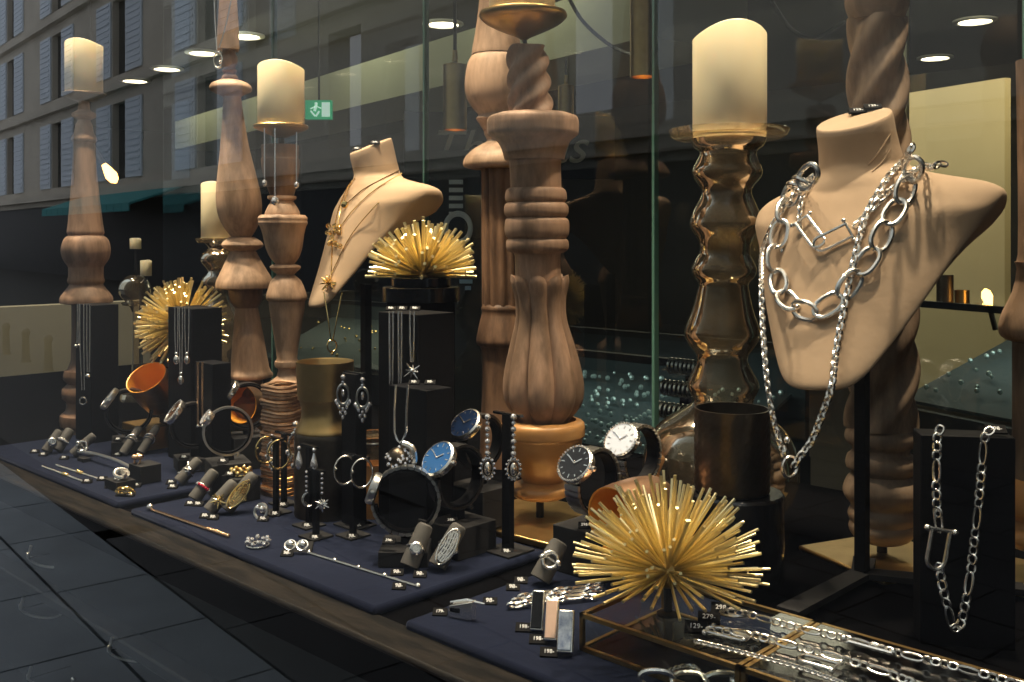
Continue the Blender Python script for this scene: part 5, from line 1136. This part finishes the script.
# heaped chain bracelets
for k, (y0, y1, x0, x1) in enumerate(((598, 583, 518, 606), (602, 589, 512, 604), (606, 596, 508, 598))):
    a_, b_ = gp(x0, y0, .0135), gp(x1, y1, .0135); pts = [a_.lerp(b_, i / 60) + UP * .0012 * math.sin(i * .5 + k) for i in range(61)]
    make_chain('bracelet', ('farthest', 'middle', 'nearest')[k] + ' strand of three silver chain bracelets lying behind the slab rings', 'bracelet', pts, .0105, .0080, .0016, SILVER, 40, n=12, k=6, every=4)
c = gp(604, 566, .0101); P = [c + V3((.010 * math.cos(u), .012 * math.sin(u), .004 + .0013 * u)) for u in [i * .25 for i in range(60)]]
make_chain('bracelet', 'silver chain bracelet coiled in a heap behind the large spiky ornament', 'bracelet', P, .0095, .0072, .0015, SILVER, 40, n=10, k=5)
# oversized oval links at the front edge
o = gp(640, 678, .0125); P = [o, o + RT * .03 - FW * .004, o + RT * .06 - FW * .006, o + RT * .09 - FW * .004]
make_chain('bracelet', 'chunky silver bracelet of large oval links at the front edge of the picture', 'bracelet', [V3(v) for v in smooth(P, 8)], .030, .017, .0024, SILVER, 24, links=True, n=20, k=8)

# ================================================================= brass-edged glass box
fl, fr_, bl = gp(584, 612, BT), gp(740, 667, BT), gp(730, 597, BT)
X0, X1 = fl.x, fl.x + .47; Y0 = (fl.y + fr_.y) / 2; Y1 = bl.y
def gbox(x0, x1, lab, lift=0):
    o = V3(((x0 + x1) / 2, (Y0 + Y1) / 2, .0102)); d = thing('glass_box', lab, 'glass box', o); hw, hd, h = (x1 - x0) / 2, (Y1 - Y0) / 2, BT - .0102; e = .0034
    fr = MB()
    for sx in (-1, 1):
        for sy in (-1, 1): fr.box((sx * hw, sy * hd, h / 2), (e, e, h))
        for z in (e / 2, h - e / 2): fr.box((sx * hw, 0, z), (e, 2 * hd + e, e))
    for sy in (-1, 1):
        for z in (e / 2, h - e / 2): fr.box((0, sy * hd, z), (2 * hw + e, e, e))
    fr.build('brass_frame', BRASSD, d)
    MB().box((0, 0, h - .0012), (2 * hw - e, 2 * hd - e, .002)).build('mirror_lid' if lift else 'glass_lid', MIRROR if lift else CLEAR, d)
    for sy, nm in ((-1, 'front_pane'), (1, 'back_pane')): MB().box((0, sy * hd, h / 2), (2 * hw - e, .0015, h - 2 * e)).build(nm, CLEAR, d)
    for sx in (-1, 1): MB().box((sx * hw, 0, h / 2), (.0015, 2 * hd - e, h - 2 * e)).build('side_pane', CLEAR, d)
    MB().box((0, 0, .0014), (2 * hw - e, 2 * hd - e, .002)).build('floor_plate', BLACKG if lift == 0 else MIRROR, d)
    return d
gb = gbox(X0, X0 + .142, 'brass-edged glass box under the large spiky ornament')
gb2 = gbox(X0 + .147, X1, 'brass-edged glass box with price-tagged bracelets on its lid, at the front right', 1)
# silver rope inside the first box, bracelets on the second
P = [(664, 663), (680, 657), (695, 657), (703, 667), (712, 678), (728, 676), (742, 682)]
make_chain('bracelet', 'twisted silver bracelet lying inside the glass box', 'bracelet', [V3(v) for v in smooth([gp(x, y + 10, .016) for x, y in P], 6)], .0055, .0050, .0010, SILVER, 45, n=8, k=5)
def laid(lab, P, L, W, r, every=None, z=BT + .0045): return make_chain('bracelet', lab, 'bracelet', [V3(v) for v in smooth([gp(x, y, z) for x, y in P], 8)], L, W, r, SILVER, 22, every=every, n=12, k=6)
d = laid('silver bracelet of long links tagged 298, farthest on the glass box lid', [(728, 611), (750, 615), (790, 626), (850, 640), (905, 655), (960, 668), (1024, 686)], .0080, .0066, .0009, 5)
add(d, 'long_link', MB().torus(.007, .0013, 20, 6, frame(gp(735, 613, BT + .004), RT * 1.6, FW, UP)), SILVER)
c = gp(868, 645, BT + .005); e_ = (gp(890, 652, BT + .005) - gp(846, 640, BT + .005)).normalized()
add(d, 'bar_clasp', MB().tube([c - e_ * .016 + FW * .004, c + e_ * .016 + FW * .004], .0013, 6).tube([c - e_ * .016 - FW * .004, c + e_ * .016 - FW * .004], .0013, 6).ball(c - e_ * .018, .003, 8).ball(c + e_ * .018, .003, 8), SILVER)
d = laid('silver bracelet with a shackle clasp tagged 279, middle on the glass box lid', [(706, 630), (745, 634), (790, 645), (845, 660), (890, 674), (930, 690)], .0088, .0072, .00105, 4)
P_ = gp(725, 633, BT + .004); e_ = (gp(745, 638, BT + .004) - gp(705, 628, BT + .004)).normalized(); q_ = UP.cross(e_)
add(d, 'shackle_clasp', shackle(frame(P_, q_, -e_, UP), .010, .026, .0014), SILVER)
c = gp(822, 663, BT + .005); e_ = (gp(842, 668, BT + .005) - gp(802, 657, BT + .005)).normalized()
add(d, 'rectangular_clasp', shackle(frame(c, UP.cross(e_), e_, UP), .012, .020, .0013), SILVER)
d = laid('thin silver rope bracelet tagged 129, nearest on the glass box lid', [(694, 641), (720, 647), (760, 657), (800, 668), (840, 682), (870, 695)], .0042, .0038, .0007)
for (px, py, tx, wh) in ((722, 613, '298-', 'reading 298 at the farthest bracelet on the glass box lid'), (709, 622.5, '279-', 'reading 279 at the middle bracelet on the glass box lid'), (696, 632, '129-', 'reading 129 at the nearest bracelet on the glass box lid')): price(px, py, wh, tx, z=BT + .0002, rz=R(30), sc=1.35)
# price tags on the busts and on the right block
for k, (px, py) in enumerate(((858, 114), (873, 110))):
    q = drape(bv2, [(px, py)], .001, .93)[0]; price(px, py, ('left', 'right')[k] + ' of two on top of the large bust', '129-', t=(q - CAM).dot(FW), rz=R(35), sc=1.35)
for k, (px, py) in enumerate(((357, 150.5), (375, 144.5))):
    q = drape(bv1, [(px, py)], .001, 1.45)[0]; price(px, py, ('left', 'right')[k] + ' of two on top of the smaller bust', '98-', t=(q - CAM).dot(FW), sc=1.1)
price(996, 433.5, 'reading 398 on top of the right black necklace block', '398-', t=.832, rz=R(33), sc=1.25)
for px, wh in ((391, 'first of three'), (402, 'second of three'), (415, 'third of three')): price(px, 310.5, wh + ' on top of the tall black block in the middle', t=1.13, sc=.9)
for px, wh in ((414, 'left'), (430, 'right')): price(px, 384.5, wh + ' of two on the lower black block in the middle', t=1.068, sc=.9)
# chains hung on the posts at the left
fine('necklace', 'long silver chain hung from the square top of the tall teardrop post', 'necklace', [V3(v) for v in smooth([pt(233, -10, 1.58), pt(226, 25, 1.58), pt(219, 48, 1.58)], 6)], .0010, SILVERD)
d = fine('necklace', 'silver chain with a long oval ring hung on the tall teardrop post', 'necklace', [V3(v) for v in smooth([pt(214, -10, 1.575), pt(215, 20, 1.575), pt(217, 50, 1.575)], 6)], .0010, SILVER)
add(d, 'oval_ring', MB().torus(.008, .0015, 24, 6, frame(pt(218, 60, 1.575), RT * .8, UP * 1.6, -FW)).ball(pt(220, 62, 1.575), .003, 8), SILVER)
for x, y0, y1, m, lab in ((264.5, 128, 180, SILVERD, 'dark pendant chain hanging at the left of the goblet-shaped candlestick'), (275, 128, 198, SILVER, 'silver chain with a crystal ball hanging before the goblet-shaped candlestick'), (296.5, 132, 182, SILVERD, 'thin pendant chain hanging at the right of the goblet-shaped candlestick')):
    d = fine('necklace', lab, 'necklace', [pt(x, y0 + (y1 - y0) * i / 8, 1.462) for i in range(9)], .0010, m); add(d, 'pendant', MB().ball(pt(x, y1 + 3, 1.462), .0055 if m is SILVER else .0038, 10, None, (1, 1, 1.3)), CRYSTAL)
# open bangles on the dark sill below the ledge
sl = MB().box((-1.9, .535, -.30), (4.8, .05, .012)); struct('trim_5', sl, DARKW)
for i, (px, py) in enumerate(((50, 555), (42, 606), (134, 648), (50, 676))):
    t = .53 / (math.cos(TH) + math.sin(TH) * (px - 512) / 1000); 
    c = pt(px, py, t)
    d = thing('bangle', 'open silver bangle on a clear peg below the ledge, ' + ('topmost', 'second from top', 'rightmost', 'lowest')[i], 'bangle', c)
    P = [RT * (.030 * math.cos(u)) + UP * (.018 * math.sin(u) - .002) - FW * .012 * math.sin(u) for u in [R(160 + 190 * q / 20) for q in range(21)]]
    MB().tube(P, [.0006 + .0012 * math.sin(math.pi * q / 20) for q in range(21)], 6).build('open_hoop', SILVERD, d)
    MB().ball(P[-1], .0035, 8).build('end_ball', SILVER, d); MB().tube([P[3], P[3] + UP * .016 + RT * .004], .0022, 6).build('peg', SILVERD, d)
    MB().tube([P[3], V3((P[3].x, .565 - c.y, P[3].z))], .0012, 6).build('holder', IRON, d)
